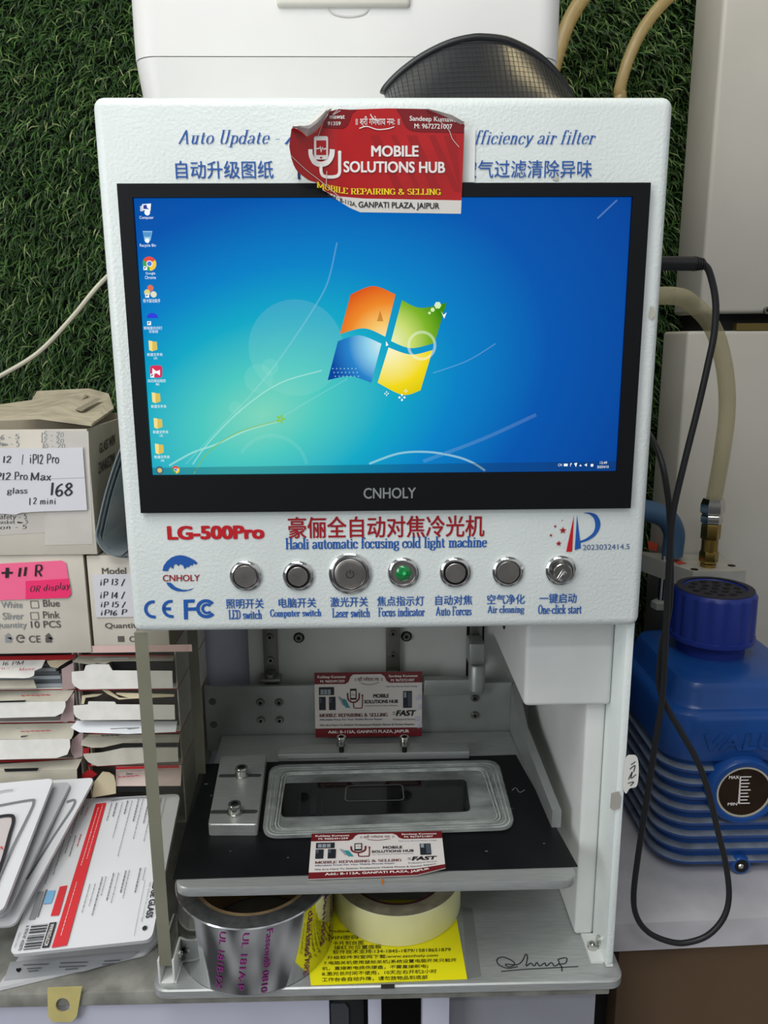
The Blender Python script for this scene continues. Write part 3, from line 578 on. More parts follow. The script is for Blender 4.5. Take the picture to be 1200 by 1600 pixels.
m = MB(); q = [at(*p, .243) for p in ((663, 1063), (757, 1061), (757, 1086), (663, 1088))]; m.box(q[0].x, q[1].x, .243, .2555, q[3].z, q[0].z, alu_flat, .002)
c = at(745, 1040, .246); m.lathe([(.0095, -.028), (.0095, 0), (.008, .002), (.0055, .002), (.005, .0005), (.0002, .0005)], c, (0, 0, 1), alu_flat, 24); m.box(c.x-.009, c.x+.009, c.y, .2765, c.z-.002, c.z+.026, alu_flat, .003); m.build('carriage_arm', S_)
# gusset along the right edge
g0, g1, g2, g3 = atz(862, 1293, zt+.001), Vector((.1490, .2555, zt+.001)), Vector((.1490, .2555, .158)), None
top = at(862, 1267, g0.y); pts = [g0, Vector((g0.x, g0.y, top.z)), Vector((g1.x, .20, .135)), g2, g1]
m = MB(); m.prism(pts, (.0085, 0, 0), alu_flat); m.build('side_gusset', S_, fix=True)
# clamp blocks
def screw_head(mb, base, r, h, thread=0):
    if thread: mb.lathe([(r*.5, -thread), (r*.5, 0)], base, (0, 0, 1), dark_hole, 16)
    mb.lathe([(r*1.12, 0), (r*1.12, .0012), (r, .0014), (r*1.0, h*.85), (r*.9, h), (r*.52, h), (r*.5, h*.55), (r*.02, h*.5)], base, (0, 0, 1), steel, 24); mb.lathe([(r*.5, 0), (r*.02, .00003)], Vector(base)+Vector((0, 0, h*.62)), (0, 0, 1), dark_hole, 6)
zc = zt+.0125; cq = [atz(*p, zc) for p in ((345, 1181), (416, 1179), (402, 1288), (325, 1288))]
m = MB(); oc_ = round_poly(cq, (.003,)*4, 3); cc = sum(oc_, Vector())/len(oc_)
m.loft([[p+(cc-p).normalized()*i+Vector((0, 0, z)) for p in oc_] for z, i in ((-.0115, 0), (-.0008, 0), (0, .0008))], alu)
slot_m = mat('slot_shade', '3b3d3c', .6)  # dark colour stands in for the shade inside the clamp slots
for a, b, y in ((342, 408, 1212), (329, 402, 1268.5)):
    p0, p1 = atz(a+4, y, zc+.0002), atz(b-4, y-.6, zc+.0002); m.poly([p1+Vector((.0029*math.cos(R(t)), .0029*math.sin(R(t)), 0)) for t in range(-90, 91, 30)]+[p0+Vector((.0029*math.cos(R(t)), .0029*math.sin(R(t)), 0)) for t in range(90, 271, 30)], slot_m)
cl = m.build('clamp_block', S_, fix=True)
m = MB(); screw_head(m, atz(378, 1212, zc+.0003), .0064, .0098); m.build('cap_screw', S_)
m = MB(); screw_head(m, atz(367, 1270, zc+.0003), .0064, .0098); m.build('cap_screw', S_)
zr = zt+.0095; a, b = atz(434, 1179, zr), atz(734, 1176, zr)
m = MB(); m.box(a.x, b.x, a.y, a.y+.021, zt+.001, zr, alu, .0008); m.box(a.x+.01, a.x+.075, a.y-.0005, a.y+.001, zt+.0035, zt+.0065, alu_flat, .0008); m.build('rear_clamp_bar', S_)
for px in (533.5, 632): m = MB(); screw_head(m, atz(px, 1163, zr+.0085), .0054, .0092, .0085); m.build('cap_screw', S_)

# ---------------------------------------------------------------- on the work table
hazy = see_through('hazy_silicone', 'bcc1be', .33, .4); hazy2 = see_through('clear_silicone_edge', 'd3d8d5', .4, .12)
def streaky(m, lo, hi, sc, st):
    n, l = m.node_tree.nodes, m.node_tree.links; tc = n.new('ShaderNodeTexCoord'); mp = n.new('ShaderNodeMapping'); mp.inputs['Scale'].default_value = st; t = n.new('ShaderNodeTexNoise'); t.inputs['Scale'].default_value = sc; t.inputs['Detail'].default_value = 5
    mr = n.new('ShaderNodeMapRange'); mr.inputs[1].default_value = .33; mr.inputs[2].default_value = .68; mr.inputs[3].default_value = lo; mr.inputs[4].default_value = hi
    l.new(tc.outputs['Object'], mp.inputs[0]); l.new(mp.outputs[0], t.inputs['Vector']); l.new(t.outputs[0], mr.inputs[0]); l.new(mr.outputs[0], [q for q in n if q.type == 'MIX_SHADER'][0].inputs[0])
streaky(hazy, .16, .62, 30, (.6, 1.3, 1)); streaky(hazy2, .3, .75, 50, (1, 1.5, 1))
mo = thing('phone_mould', 'clear silicone alignment mould with rounded corners lying on the black mat of the work table', 'mould', tuple(atz(605, 1250, zt+.001)))
mq = lambda i, z: [atz(*p, zt+z) for p in ((422+i, 1197+i*.5), (778-i*1.0, 1189+i*.5), (806-i*1.1, 1294-i*.55), (409+i, 1308-i*.55))]
def ring_plate(mb, i0, i1, z0, z1, r0, r1, m):
    o1, n1 = round_poly(mq(i0, z1), (r0,)*4, 8), round_poly(mq(i1, z1), (r1,)*4, 8); o0, n0 = [p-Vector((0, 0, z1-z0)) for p in o1], [p-Vector((0, 0, z1-z0)) for p in n1]
    n = len(o1); v = o1+n1+n0+o0
    mb.raw(v, [(k*n+i, k*n+(i+1) % n, ((k+1) % 4)*n+(i+1) % n, ((k+1) % 4)*n+i) for k in range(4) for i in range(n)], m)
m = MB(); m.prism(round_poly(mq(0, .0012), (.016,)*4, 8), (0, 0, .0014), hazy); m.build('base_sheet', mo, fix=True)
m = MB(); ring_plate(m, 1, 17, .0028, .0052, .016, .012, hazy); ring_plate(m, 5, 7, .0052, .0058, .014, .013, hazy2); ring_plate(m, 11, 12.5, .0052, .0056, .012, .011, hazy2); ring_plate(m, 18.5, 21, .0028, .0048, .012, .010, hazy2); ring_plate(m, 24, 25.5, .0028, .0040, .009, .008, hazy2); m.build('raised_rim', mo, fix=True)
m = MB(); glass_b = mat('black_phone_glass', '0a0b0d', .08, coat=.5, spec=.6); gp = [atz(*p, zt+.0028) for p in ((443, 1225), (728, 1219), (735, 1268), (439, 1277))]
pg = MB(); pg.prism(round_poly(gp, (.006,)*4, 6), (0, 0, .0009), glass_b)
ol = mat('etched_outline', '5a5f62', .3); c4 = round_poly([atz(*p, zt+.0040) for p in ((541, 1228), (629, 1226), (631, 1250), (539, 1252))], (.005,)*4, 5)
pg.stroke(c4+[c4[0]], .0012, (0, 0, 1), ol, smooth=False)
for x in (470, 492, 505): pg.stroke([atz(x, 1226, zt+.0040), atz(x-3, 1273, zt+.0040)], .0016 if x != 492 else .006, (0, 0, 1), mat('faint_streak', '24282a', .25))
o = pg.build('phone_glass', org=tuple(sum(gp, Vector())/4-Vector((0, 0, .0))), fix=True); tag(o, 'black phone glass lying inside the clear mould', 'phone glass')
m = MB()
for x, y, r in ((430, 1230, .0022), (429, 1252, .0018), (425, 1287, .0028), (431, 1237, .001), (427, 1265, .001)): m.lathe([(r, 0), (r*.8, r*.3), (r*.05, r*.4)], atz(x, y, zt+.0026), (0, 0, 1), hazy2, 12)
m.build('air_bubbles', mo)

# ---------------------------------------------------------------- cards
card_red = mat('card_red', '6e181e', .35, coat=.2); card_white = mat('card_white', 'd9d3cf', .38, coat=.15); photo_dark = mat('photo_dark', '23262c', .4); photo_grey = mat('photo_grey', '8f959c', .4); photo_teal = mat('photo_teal', '2f8a92', .4)
def white_card(name, mp, nrm, label, label_off=.0003, tape=False):
    nrm = Vector(nrm); P = lambda u, v, k=1: mp(u, v)+nrm*(label_off*k); c = MB()
    n = 14; g = [mp(i/n, j/4) for j in range(5) for i in range(n+1)]; h = [p-nrm*.0005 for p in g]; N = len(g)
    fs = [(j*(n+1)+i, j*(n+1)+i+1, (j+1)*(n+1)+i+1, (j+1)*(n+1)+i) for j in range(4) for i in range(n)]
    bd = list(range(n+1))+[j*(n+1)+n for j in range(1, 5)]+[4*(n+1)+i for i in range(n-1, -1, -1)]+[j*(n+1) for j in range(3, 0, -1)]
    c.raw(g+h, fs+[tuple(x+N for x in f[::-1]) for f in fs]+[(bd[i], bd[i-1], bd[i-1]+N, bd[i]+N) for i in range(len(bd))], card_white)
    def strip(us, lo, hi, m):
        L = []
        for u in us: L += [P(u, lo(u)), P(u, hi(u))]
        c.raw(L, [(2*i, 2*i+2, 2*i+3, 2*i+1) for i in range(len(us)-1)], m)
    def lower(u):
        for (a, x), (b, y) in zip(tb, tb[1:]):
            if a <= u <= b: return x+(y-x)*(u-a)/(b-a)
        return tb[-1][1]
    tb = [(0, .82), (.285, .82), (.315, .85), (.335, .93), (.36, .965), (.62, .965), (.65, .93), (.67, .86), (.70, .83), (1, .83)]
    strip([x[0] for x in tb], lower, lambda u: 1, card_red); strip([i/n for i in range(n+1)], lambda u: 0, lambda u: .135, card_red)
    Q = lambda u0, v0, u1, v1, k=2: (lambda u, v: P(u0+(u1-u0)*u, v0+(v1-v0)*v, k))
    tx = lambda s, u0, v0, u1, v1, m, **kw: c.text(s, Q(u0, v0, u1, v1), m, **kw)
    tx('Kuldeep Kumawat', .03, .90, .29, .955, white_ink, bold=.02); tx('M: 9602491359', .055, .845, .28, .885, white_ink, bold=.02)
    tx('Sandeep Kumawat', .69, .905, .96, .955, white_ink, bold=.02); tx('M: 9672721007', .71, .85, .93, .89, white_ink, bold=.02)
    tx('॥ श्री गणेशाय नमः ॥', .375, .84, .63, .93, card_red); c.stroke([P(u, v, 2) for u, v in ((.43, .83), (.5, .805), (.56, .82), (.60, .84))], .0005, nrm, card_red)
    tx('Get You Phone Fixed Today', .665, .755, .955, .785, navy_ink)
    def box(u0, v0, u1, v1, m, k=2): c.raw([P(u0, v0, k), P(u1, v0, k), P(u1, v1, k), P(u0, v1, k)], [(0, 1, 2, 3)], m)
    box(.04, .65, .18, .775, photo_dark)
    for u in (.055, .088, .122): box(u, .66, u+.028, .74, photo_grey, 3)
    for u in (.04, .132): box(u, .42, u+.06, .625, photo_dark); box(u+.006, .53, u+.022, .61, mat('photo_mid', '4a525c', .4), 3)
    c.raw([P(*q, 2) for q in ((.215, .63), (.245, .61), (.29, .47), (.26, .49))], [(0, 1, 2, 3)], photo_grey); c.raw([P(*q, 2) for q in ((.25, .59), (.288, .58), (.325, .45), (.285, .455))], [(0, 1, 2, 3)], photo_teal)
    # phone in a stethoscope
    box(.33, .575, .388, .745, black_ink); box(.338, .605, .380, .715, card_white, 3); c.stroke([P(u, v, 4) for u, v in ((.338, .65), (.35, .65), (.356, .68), (.364, .63), (.37, .66), (.38, .65))], .0004, nrm, card_red, smooth=False)
    c.stroke([P(u, v, 2) for u, v in ((.305, .68), (.31, .59), (.335, .545), (.36, .535), (.385, .545), (.41, .59), (.414, .68))], .0016, nrm, card_red)
    c.stroke([P(u, v, 2) for u, v in ((.36, .53), (.362, .46), (.38, .445), (.42, .445), (.44, .46), (.443, .63))], .001, nrm, card_red); box(.436, .625, .45, .655, card_red, 3)
    tx('MOBILE', .545, .60, .69, .66, black_ink, bold=.03); tx('SOLUTIONS HUB', .46, .515, .775, .57, black_ink, bold=.03); tx('ALL SOLUTIONS IN MOBILE REPAIRING', .465, .468, .77, .488, mat('ink_soft', '77686a', .6))
    box(.823, .44, .905, .70, photo_dark); box(.83, .6, .855, .685, photo_grey, 3); box(.868, .46, .9, .68, mat('photo_mid', '4a525c', .4), 3)
    c.pen('MOBILE REPAIRING & SELLING', Q(.04, .31, .68, .365), mat('serif_ink', '6b3a3c', .5), thick=.16, thin=.06)
    tx('Affordable Prices For Your Mobile Phones Repair', .04, .25, .63, .285, navy_ink, bold=.01); tx('We Are Here To Deliver Professional Mobile Phone & Device Repairs', .04, .165, .93, .20, black_ink, bold=.01)
    tx('FAST', .755, .315, .945, .405, black_ink, bold=.05, shear=.2); tx('Professional Service', .73, .25, .94, .278, black_ink)
    for v in (.34, .37): box(.725, v, .752, v+.008, black_ink)
    tx('Add.: B-112A, GANPATI PLAZA, JAIPUR', .12, .045, .88, .105, white_ink, bold=.03)
    if tape:
        fx = see_through('glossy_clear_film', 'dfe0f4', .35, .05)
        for u, v in ((.94, .55), (.95, .4), (.93, .22), (.955, .12)): c.raw([P(u+.0, v, 5), P(u+.05, v+.02, 5), P(u+.045, v+.1, 5), P(u+.005, v+.09, 5)], [(0, 1, 2, 3)], fx)
    o = c.build(name, org=tuple(mp(.5, 0)-nrm*.0005)); return tag(o, label, 'business card', None)
q = [at(491, 1051, .2555), at(659.5, 1049, .2555), at(659, 1150, .2395), at(493, 1152, .2395)]
nn = (q[1]-q[0]).cross(q[0]-q[3]).normalized(); nn = nn if nn.y < 0 else -nn
white_card('business_card', bil(q), nn, 'white and dark red business card standing upright behind two rear screws', tape=True)
q2 = [atz(487, 1303, zt+.0075), atz(690, 1299, zt+.0075), atz(697, 1366, zt+.0018), atz(481.5, 1374, zt+.0018)]; b2 = bil(q2)
def lying(u, v):
    p = b2(u, v).copy(); f = max(0, (u-.78)/.22)*max(0, (.35-v)/.35); p.z += .003*f; p.y += .004*f; return p
white_card('business_card', lying, (0, -.1, .995), 'white and dark red business card lying flat at the work table front edge')

# red card with a curled corner, stuck over the screen's top edge
RC = MB(); rp = lambda x, y: (440+x*.26667, 150+y*.26667)
def curl(x): t = max(0, (330-x)/290); return -.0056-.013*t**1.7-.001*math.sin(max(0, x-330)/740*PI)
def rpt(x, y, k=0): return at(*rp(x, y), curl(x)-.00025*k)
def interp(T_, x):
    for (a, p), (b, q_) in zip(T_, T_[1:]):
        if a <= x <= b: return p+(q_-p)*(x-a)/(b-a)
    return T_[0][1] if x < T_[0][0] else T_[-1][1]
top = [(45, 290), (52, 205), (62, 182), (100, 195), (150, 236), (200, 205), (240, 160), (280, 90), (335, 76), (400, 80), (620, 72), (850, 76), (900, 95), (1000, 138), (1062, 166), (1072, 168)]
bot = [(45, 300), (60, 380), (75, 415), (90, 440), (125, 470), (160, 495), (200, 505), (250, 552), (330, 612), (400, 655), (460, 681), (1050, 690), (1056, 420), (1072, 180)]
bot = [(45, 300), (60, 380), (75, 415), (90, 440), (125, 470), (160, 495), (200, 505), (250, 552), (330, 612), (400, 655), (460, 681), (1052, 690)]
right = lambda y: 1072-(y-165)*.04
def field(lo, hi, x0, x1, m, k=0, rows=1, clip=True):
    xs_ = list(np.linspace(x0, x1, max(2, int((x1-x0)/12)))); g = []
    for x in xs_:
        a, b = hi(x), lo(x)
        for j in range(rows+1):
            y = a+(b-a)*j/rows; xx = min(x, right(y)) if clip else x
            if x == xs_[-1] and x1 > 1040: xx = right(y)
            g.append(rpt(xx, y, k))
    n = rows+1; f = [(i*n+j, (i+1)*n+j, (i+1)*n+j+1, i*n+j+1) for i in range(len(xs_)-1) for j in range(rows)]
    RC.raw(g, f, m); return g, f
red_gl = mat('glossy_red_print', 'b5191d', .3, coat=.3, noise=.18, scale=14); dk = mat('dark_red_print', '7d1118', .3, coat=.3); paper_w = mat('card_paper', 'd8d4cd', .6, noise=.05)
tp = lambda x: interp(top, x); bt = lambda x: interp(bot, x)
g, f = field(bt, tp, 45, 1058, red_gl, 0, 6)
RC.raw([p+Vector((0, .0006, 0)) for p in g], [q_[::-1] for q_ in f], paper_w)
field(bt, lambda x: max(tp(x), interp([(232, 548), (262, 562), (330, 588), (480, 601), (1056, 612)], x)), 240, 1052, paper_w, 1)
field(lambda x: max(tp(x)+.1, interp([(235, 186), (360, 190), (385, 175), (400, 140), (412, 100), (440, 82)], x)), tp, 245, 440, dk, 1)
field(lambda x: max(tp(x)+.1, interp([(670, 76), (695, 110), (715, 165), (740, 195), (780, 208), (1062, 216)], x)), tp, 672, 1066, dk, 1)
band = mat('mid_red_print', 'a0151a', .3, coat=.3)
for x, w in ((730, 60), (860, 40), (950, 70), (520, 50), (640, 30)):
    L = [(x, 230), (x+w, 230), (x+w+150, 560), (x+150, 560)]
    RC.raw([rpt(min(a, 1050), b, .5) for a, b in L], [(0, 1, 2, 3)], band)
rq = lambda x0, y0, x1, y1, sl=0: (lambda u, v: rpt(x0+(x1-x0)*u, y1+(y0-y1)*v+sl*(u-.5), 2))
RC.text('mawat', rq(282, 112, 370, 134), white_ink, bold=.02); RC.text('91359', rq(270, 150, 346, 172), white_ink, bold=.02)
RC.text('॥ श्री गणेशाय नमः ॥', rq(435, 118, 692, 185), white_ink, bold=.01); RC.stroke([rpt(x, y, 2) for x, y in ((455, 190), (500, 178), (560, 196), (620, 192), (660, 180))], .0006, (0, -1, 0), white_ink); RC.stroke([rpt(x, y, 2) for x, y in ((520, 105), (535, 130), (570, 150))], .0006, (0, -1, 0), white_ink)
RC.text('Sandeep Kumawat', rq(750, 120, 1040, 158, 8), white_ink, bold=.02); RC.text('M: 9672721007', rq(778, 163, 1000, 192, 4), white_ink, bold=.02)
RC.text('MOBILE', rq(525, 290, 803, 356), white_ink, bold=.035); RC.text('SOLUTIONS HUB', rq(363, 383, 958, 450, 4), white_ink, bold=.035)
RC.pen('MOBILE REPAIRING & SELLING', lambda u, v: rpt(205+730*u, 577-36*v-(max(0, .28-u)/.28)**1.5*40+(u-.3)*4, 2), yellow_ink, thick=.14, thin=.06)
RC.text('Add.: B-112A,', lambda u, v: rpt(268+170*u, 652-30*v-(1-u)**1.3*58, 2), black_ink, bold=.015); RC.text('GANPATI PLAZA, JAIPUR', rq(450, 622, 924, 668, 8), black_ink, bold=.02)
rpg = lambda pts, m, k=2: RC.poly([rpt(x, y, k) for x, y in pts], m)
rpg(rrect(190, 272, 235, 372, 12, 4), white_ink); rpg([(203, 260), (261, 260), (261, 345), (203, 345)], red_gl, 3); rpg([(225, 357), (238, 357), (238, 366), (225, 366)], red_gl, 3)
RC.stroke([rpt(x, y, 4) for x, y in ((203, 308), (218, 308), (225, 295), (232, 328), (240, 300), (246, 312), (261, 308))], .0009, (0, -1, 0), white_ink, smooth=False)
RC.stroke([rpt(x, y, 2) for x, y in ((166, 312), (170, 350), (195, 388), (230, 400), (268, 388), (292, 352), (297, 312))], .0034, (0, -1, 0), white_ink)
RC.stroke([rpt(x, y, 2) for x, y in ((230, 400), (233, 450), (255, 472), (315, 472), (338, 452), (340, 400), (340, 332))], .0021, (0, -1, 0), white_ink); rpg([(340+11*math.cos(a), 330+11*math.sin(a)) for a in np.linspace(0, 5.6, 9)], white_ink)
# curled-over white back of the corner
cw = [((60, 184), (75, 170)), ((85, 186), (105, 168)), ((115, 206), (140, 166)), ((150, 237), (172, 146)), ((200, 206), (205, 118)), ((240, 160), (235, 92)), ((268, 105), (262, 72)), ((292, 80), (292, 67))]
L = []
for a, b in cw:
    for j in range(5):
        t = j/4; x, y = a[0]+(b[0]-a[0])*t, a[1]+(b[1]-a[1])*t; L.append(at(*rp(x, y), curl(a[0])-.0012-.006*math.sin(PI*t*.8)*(1 if 80 < a[0] < 260 else .4)))
RC.raw(L+[p+Vector((0, .0006, 0)) for p in L], [(i*5+j, i*5+j+1, i*5+j+6, i*5+j+5) for i in range(len(cw)-1) for j in range(4)]+[(40+i*5+j, 40+i*5+j+5, 40+i*5+j+6, 40+i*5+j+1) for i in range(len(cw)-1) for j in range(4)], paper_w)
tipc = [((850, 78), (852, 74)), ((905, 97), (910, 86)), ((980, 130), (1000, 112)), ((1050, 166), (1062, 148)), ((1068, 160), (1074, 152))]
RC.raw([rpt(*p, k) for pr_ in tipc for p, k in ((pr_[0], 3), (pr_[1], 12))], [(2*i, 2*i+2, 2*i+3, 2*i+1) for i in range(4)], paper_w)
for pts in (((330, 80), (300, 110), (345, 85)), ((925, 145), (980, 200), (1000, 250), (1040, 300)), ((265, 440), (262, 490), (262, 520)), ((55, 350), (140, 430), (230, 500), (350, 600)), ((212, 240), (230, 190), (240, 160))):
    RC.stroke([rpt(*p, 3) for p in pts], .0005, (0, -1, 0), mat('crease_white', 'cbb4ae', .6))
o = RC.build('business_card', org=tuple(rpt(560, 690))); tag(o, 'glossy red business card with a curled white corner, stuck across the screen top', 'business card')
m = MB(); m.prism(pr(700, 203, 742, 285, -.0004), (0, -.0006, 0), mat('white_sticker', 'e9ece9', .4)); o = m.build('blank_label', org=tuple(at(730, 285, 0)), fix=True); tag(o, 'blank white label strip stuck beside the red card', 'label sticker')

# ---------------------------------------------------------------- in the tray below the work table
ym = mat('yellow_paper', 'eee60f', .5)
m = MB(); pq_ = [atz(*p, .0004) for p in ((470, 1410), (708, 1405), (730, 1530), (486, 1540))]; m.prism(pq_, (0, 0, .0004), ym)
for s, x0, x1, y in (('软件Windows系统激活', 480, 600, 1456), ('换WIFI密码', 497, 560, 1466), ('卡片刻台面', 520, 568, 1474), ('接红光位置底板', 522, 596, 1481), ('软件技术支持:134-1845-1879/15818651879', 520, 704, 1488), ('升级软件到官网下载:www.szcnholy.com', 511, 684, 1497), ('7.电脑关机使用鼠标关机(系统设置电脑开关只能开', 506, 713, 1505.5), ('机，直接断电损伤硬盘，不要直接断电)', 503, 669, 1514), ('8.激光长时间不使用，10天左右开机2小时', 503, 682, 1522), ('工作台会自动升降，请勿放物品到底部', 503, 668, 1531)):
    y1 = y-(x1-x0)*.024; m.text(s, [atz(x0, y-3.4, .0012), atz(x1, y1-3.4, .0012), atz(x1, y1+3, .0012), atz(x0, y+3, .0012)], mat('dark_olive_ink', '26240a', .6), bold=.006)
o = m.build('instruction_sheet', org=tuple(sum(pq_, Vector())/4), fix=True); tag(o, 'bright yellow instruction sheet with black Chinese text on the base plate', 'paper sheet')
# foil tape
foil = mat('aluminium_foil_tape', 'c9cbcc', .11, 1, bump=.12, bscale=22); foil_edge = mat('foil_edge', 'a2a5a6', .35, .9, noise=.25, scale=120, stretch=(1, 1, .1)); card_core = mat('cardboard_core', '8e7654', .8, noise=.2, scale=60); purple = mat('purple_ink', '8a2d78', .4)
fo = thing('foil_tape_roll', 'thick roll of silver foil tape printed with purple text, standing flat on the base plate', 'tape roll', (-.1205, .0590, .0005)); FC_, FR_, FH = Vector((-.1205, .0590, .0005)), .0712, .0655
m = MB(); m.lathe([(FR_-.0005, 0), (FR_, .001), (FR_, FH-.001), (FR_-.0008, FH)], FC_, (0, 0, 1), foil, 72, False); m.lathe([(FR_-.0008, FH), (.055, FH-.0005), (.055, .0), (FR_-.0005, 0)], FC_, (0, 0, 1), foil_edge, 72, False)
def cyl(a0, z0, a1, z1, slant=0): return lambda u, v: FC_+Vector((math.sin(R(a0+(a1-a0)*v+slant*u))*(FR_+.0003), -math.cos(R(a0+(a1-a0)*v+slant*u))*(FR_+.0003), FH-(z0+(z1-z0)*u)))
for s, a, z0, z1 in (('UL 181B-FX', -14, .004, .062), ('UL 181A-P', 2, .004, .060), ('Fasson® 0810', 18, .003, .064), ('cULus Listed 70PE', 50, .004, .064), ('MH14352', 68, .006, .05), ('Fasson® 0806', 84, .004, .062), ('Fasson® 081', -70, .004, .06), ('UL 181B', -84, .004, .06)):
    m.text(s, cyl(a-2.2, z0, a+2.4, z1, -6), purple, bold=.004)
m.build('tape', fo)
m = MB(); m.lathe([(.0549, .0005), (.0549, FH-.0006), (.0515, FH-.0006), (.0515, .0005)], FC_, (0, 0, 1), card_core, 56, False); m.build('core', fo)
# masking tape
cream = mat('cream_masking_tape', 'e9e6b4', .55, noise=.03); ck = thing('masking_tape_roll', 'roll of cream masking tape lying flat on the yellow sheet', 'tape roll', (.0118, .1015, .0013)); CC, CR, CH = Vector((.0118, .1015, .0013)), .0628, .0318
m = MB(); m.lathe([(CR-.0006, 0), (CR, .0008), (CR, CH-.0008), (CR-.0008, CH)], CC, (0, 0, 1), cream, 64, False); m.lathe([(CR-.0008, CH), (.0465, CH-.001), (.0465, 0), (CR-.0006, 0)], CC, (0, 0, 1), mat('tape_edge', '9c957c', .7, noise=.2, scale=90), 64, False); m.build('tape', ck)
m = MB(); m.lathe([(.0464, .0004), (.0464, CH-.0016), (.043, CH-.0016), (.043, .0004)], CC, (0, 0, 1), mat('maroon_core', '4a2326', .7), 48, False); m.build('core', ck)

# ---------------------------------------------------------------- left: cartons, thin boxes, packets
carton_m = mat('old_white_carton', 'cfc8bb', .7, noise=.09, scale=16); carton_side = mat('carton_side', 'a39a86', .75, noise=.14, scale=18); sheet_m = mat('note_paper', 'd4d3d8', .6, noise=.04, scale=12); kraft = mat('torn_board', 'b5ab92', .8, noise=.2, scale=50)
LX = -.52
def carton_walls(m, x0, x1, y0, y1, z0, z1, t=.002, mf=carton_m, ms=carton_side, top=True):
    m.box(x0, x1, y0, y0+t, z0, z1, mf, .0006); m.box(x0, x1, y1-t, y1, z0, z1, ms); m.box(x0, x0+t, y0+t, y1-t, z0, z1, ms); m.box(x1-t, x1, y0+t, y1-t, z0, z1, ms); m.box(x0+t, x1-t, y0+t, y1-t, z0, z0+t, ms)
    if top: m.box(x0+t, x1-t, y0+t, y1-t, z1-t, z1, mf)
Yc_ = .13
cx1 = at(144, 770, Yc_).x; cz0, cz1 = at(60, 868, Yc_).z, at(60, 671, Yc_).z
ca = thing('open_carton', 'large old grey-white carton with its lid half open and handwritten notes taped on front', 'carton', (-.42, .22, cz0+.0005))
m = MB(); carton_walls(m, LX, cx1, Yc_, .294, cz0+.0005, cz1, top=False)
yT = Yc_-.0004
for s, b in (('6 - 5', (0, 678, 30, 687)), ('17 - 5', (-2, 688, 30, 698)), ('15 - 20', (64, 674, 100, 684)), ('12 - 20', (64, 684, 100, 692)), ('10 - 20', (66, 692, 102, 701)), ('safety - 5', (-5, 803, 42, 813)), ('gasket = 5', (-5, 812, 44, 820)), ('on - 5', (0, 820, 42, 827))):
    m.hand(s, pr(*b, yT), grey_ink if b[1] < 700 else pen_ink, .1)
xs_ = cx1+.0004; sx = lambda x, y: atx(x, y, xs_)
for s, b in (('GLASS WIN', ((155, 694), (180, 677), (180, 694), (156, 709))), ('ZANKEZIW', ((153, 724), (180, 706), (180, 723), (154, 741)))): m.text(s, [sx(*q_) for q_ in b], mat('dark_print', '4a463c', .7), bold=.02, shear=.15)
for b in (((166, 757), (172, 752), (170, 768), (166, 773)), ((176, 754), (182, 750), (180, 762), (176, 764))): m.poly([sx(*q_) for q_ in b], mat('dark_print', '4a463c', .7))
m.build('body', ca)
m = MB(); dkin = dark_hole
lidq = [Vector((LX, Yc_-.001, cz1+.008)), Vector((cx1-.03, Yc_-.001, cz1+.0065)), Vector((cx1, Yc_+.002, cz1+.0008)), Vector((cx1+.001, .30, cz1+.0015)), Vector((cx1-.02, .302, cz1+.014)), Vector((at(58, 618, .302).x, .302, at(58, 617, .302).z)), Vector((at(50, 632, .29).x, .28, at(50, 634, .28).z)), Vector((LX, .20, cz1+.03))]
lid_pts = [at(-60, 660, Yc_), at(60, 655, Yc_), at(118, 664, Yc_), at(143, 666, Yc_), at(178, 641, .27), at(170, 618, .30), at(140, 610, .31), at(58, 614, .31), at(50, 628, .295), at(-60, 664-20, .20)]
m.prism(lid_pts, (0, 0, .0022), kraft); m.poly([p+Vector((0, 0, .0026)) for p in (at(58, 616, .31), at(140, 612, .31), at(132, 617, .304), at(54, 627, .298))], mat('bare_board_edge', 'd8cfb8', .8))
for b in (((118, 645), (150, 627), (160, 627), (128, 648)), ((92, 645), (100, 640), (110, 642), (102, 647)), ((120, 628), (132, 621), (140, 622), (128, 630)), ((104, 629), (112, 626), (116, 627), (108, 630))):
    zz = [at(x, y, Yc_+(668-y)*.0031) for x, y in b]; m.poly([p+Vector((0, -.0005, .0032)) for p in zz], mat('faded_print', '8d8570', .8))
m.build('lid_flap', ca, fix=True)
m = MB(); m.poly([at(*q_, yT+.0001) for q_ in ((70, 672), (138, 674), (145, 850), (70, 852))], mat('inner_note', 'c6c1ba', .6, noise=.05))
m.poly([at(*q_, yT+.0001) for q_ in ((-60, 802), (70, 805), (70, 832), (-60, 840))], mat('clear_taped_note', 'c2bdb6', .4, noise=.06)); m.build('old_note', ca)
m = MB(); yN = Yc_-.0022; m.prism([at(*q_, yN) for q_ in ((-60, 699), (60, 701), (129, 699), (136, 797), (70, 799), (34, 801), (24, 804), (-60, 799))], (0, .0006, 0), sheet_m)
yI = yN-.0004
for s, b in (('12', (4, 712, 18, 723)), ('/', (33, 710, 37, 726)), ('iP12 Pro', (46, 709, 92, 725)), ('P12', (-8, 738, 17, 750)), ('Pro', (22, 737, 43, 750)), ('Max', (47, 738, 80, 751)), ('glass', (10, 762, 43, 774)), ('168', (78, 754, 114, 776)), ('1', (45, 778, 48, 789)), ('2 mini', (51, 777, 87, 788))): m.hand(s, pr(*b, yI), pen_ink, .11)
m.stroke([at(x, y, yI) for x, y in ((-20, 750), (40, 749), (133, 746))], .0004, (0, 1, 0), mat('fold_line', 'b4b3ba', .7)); m.build('paper_note', ca, fix=True)

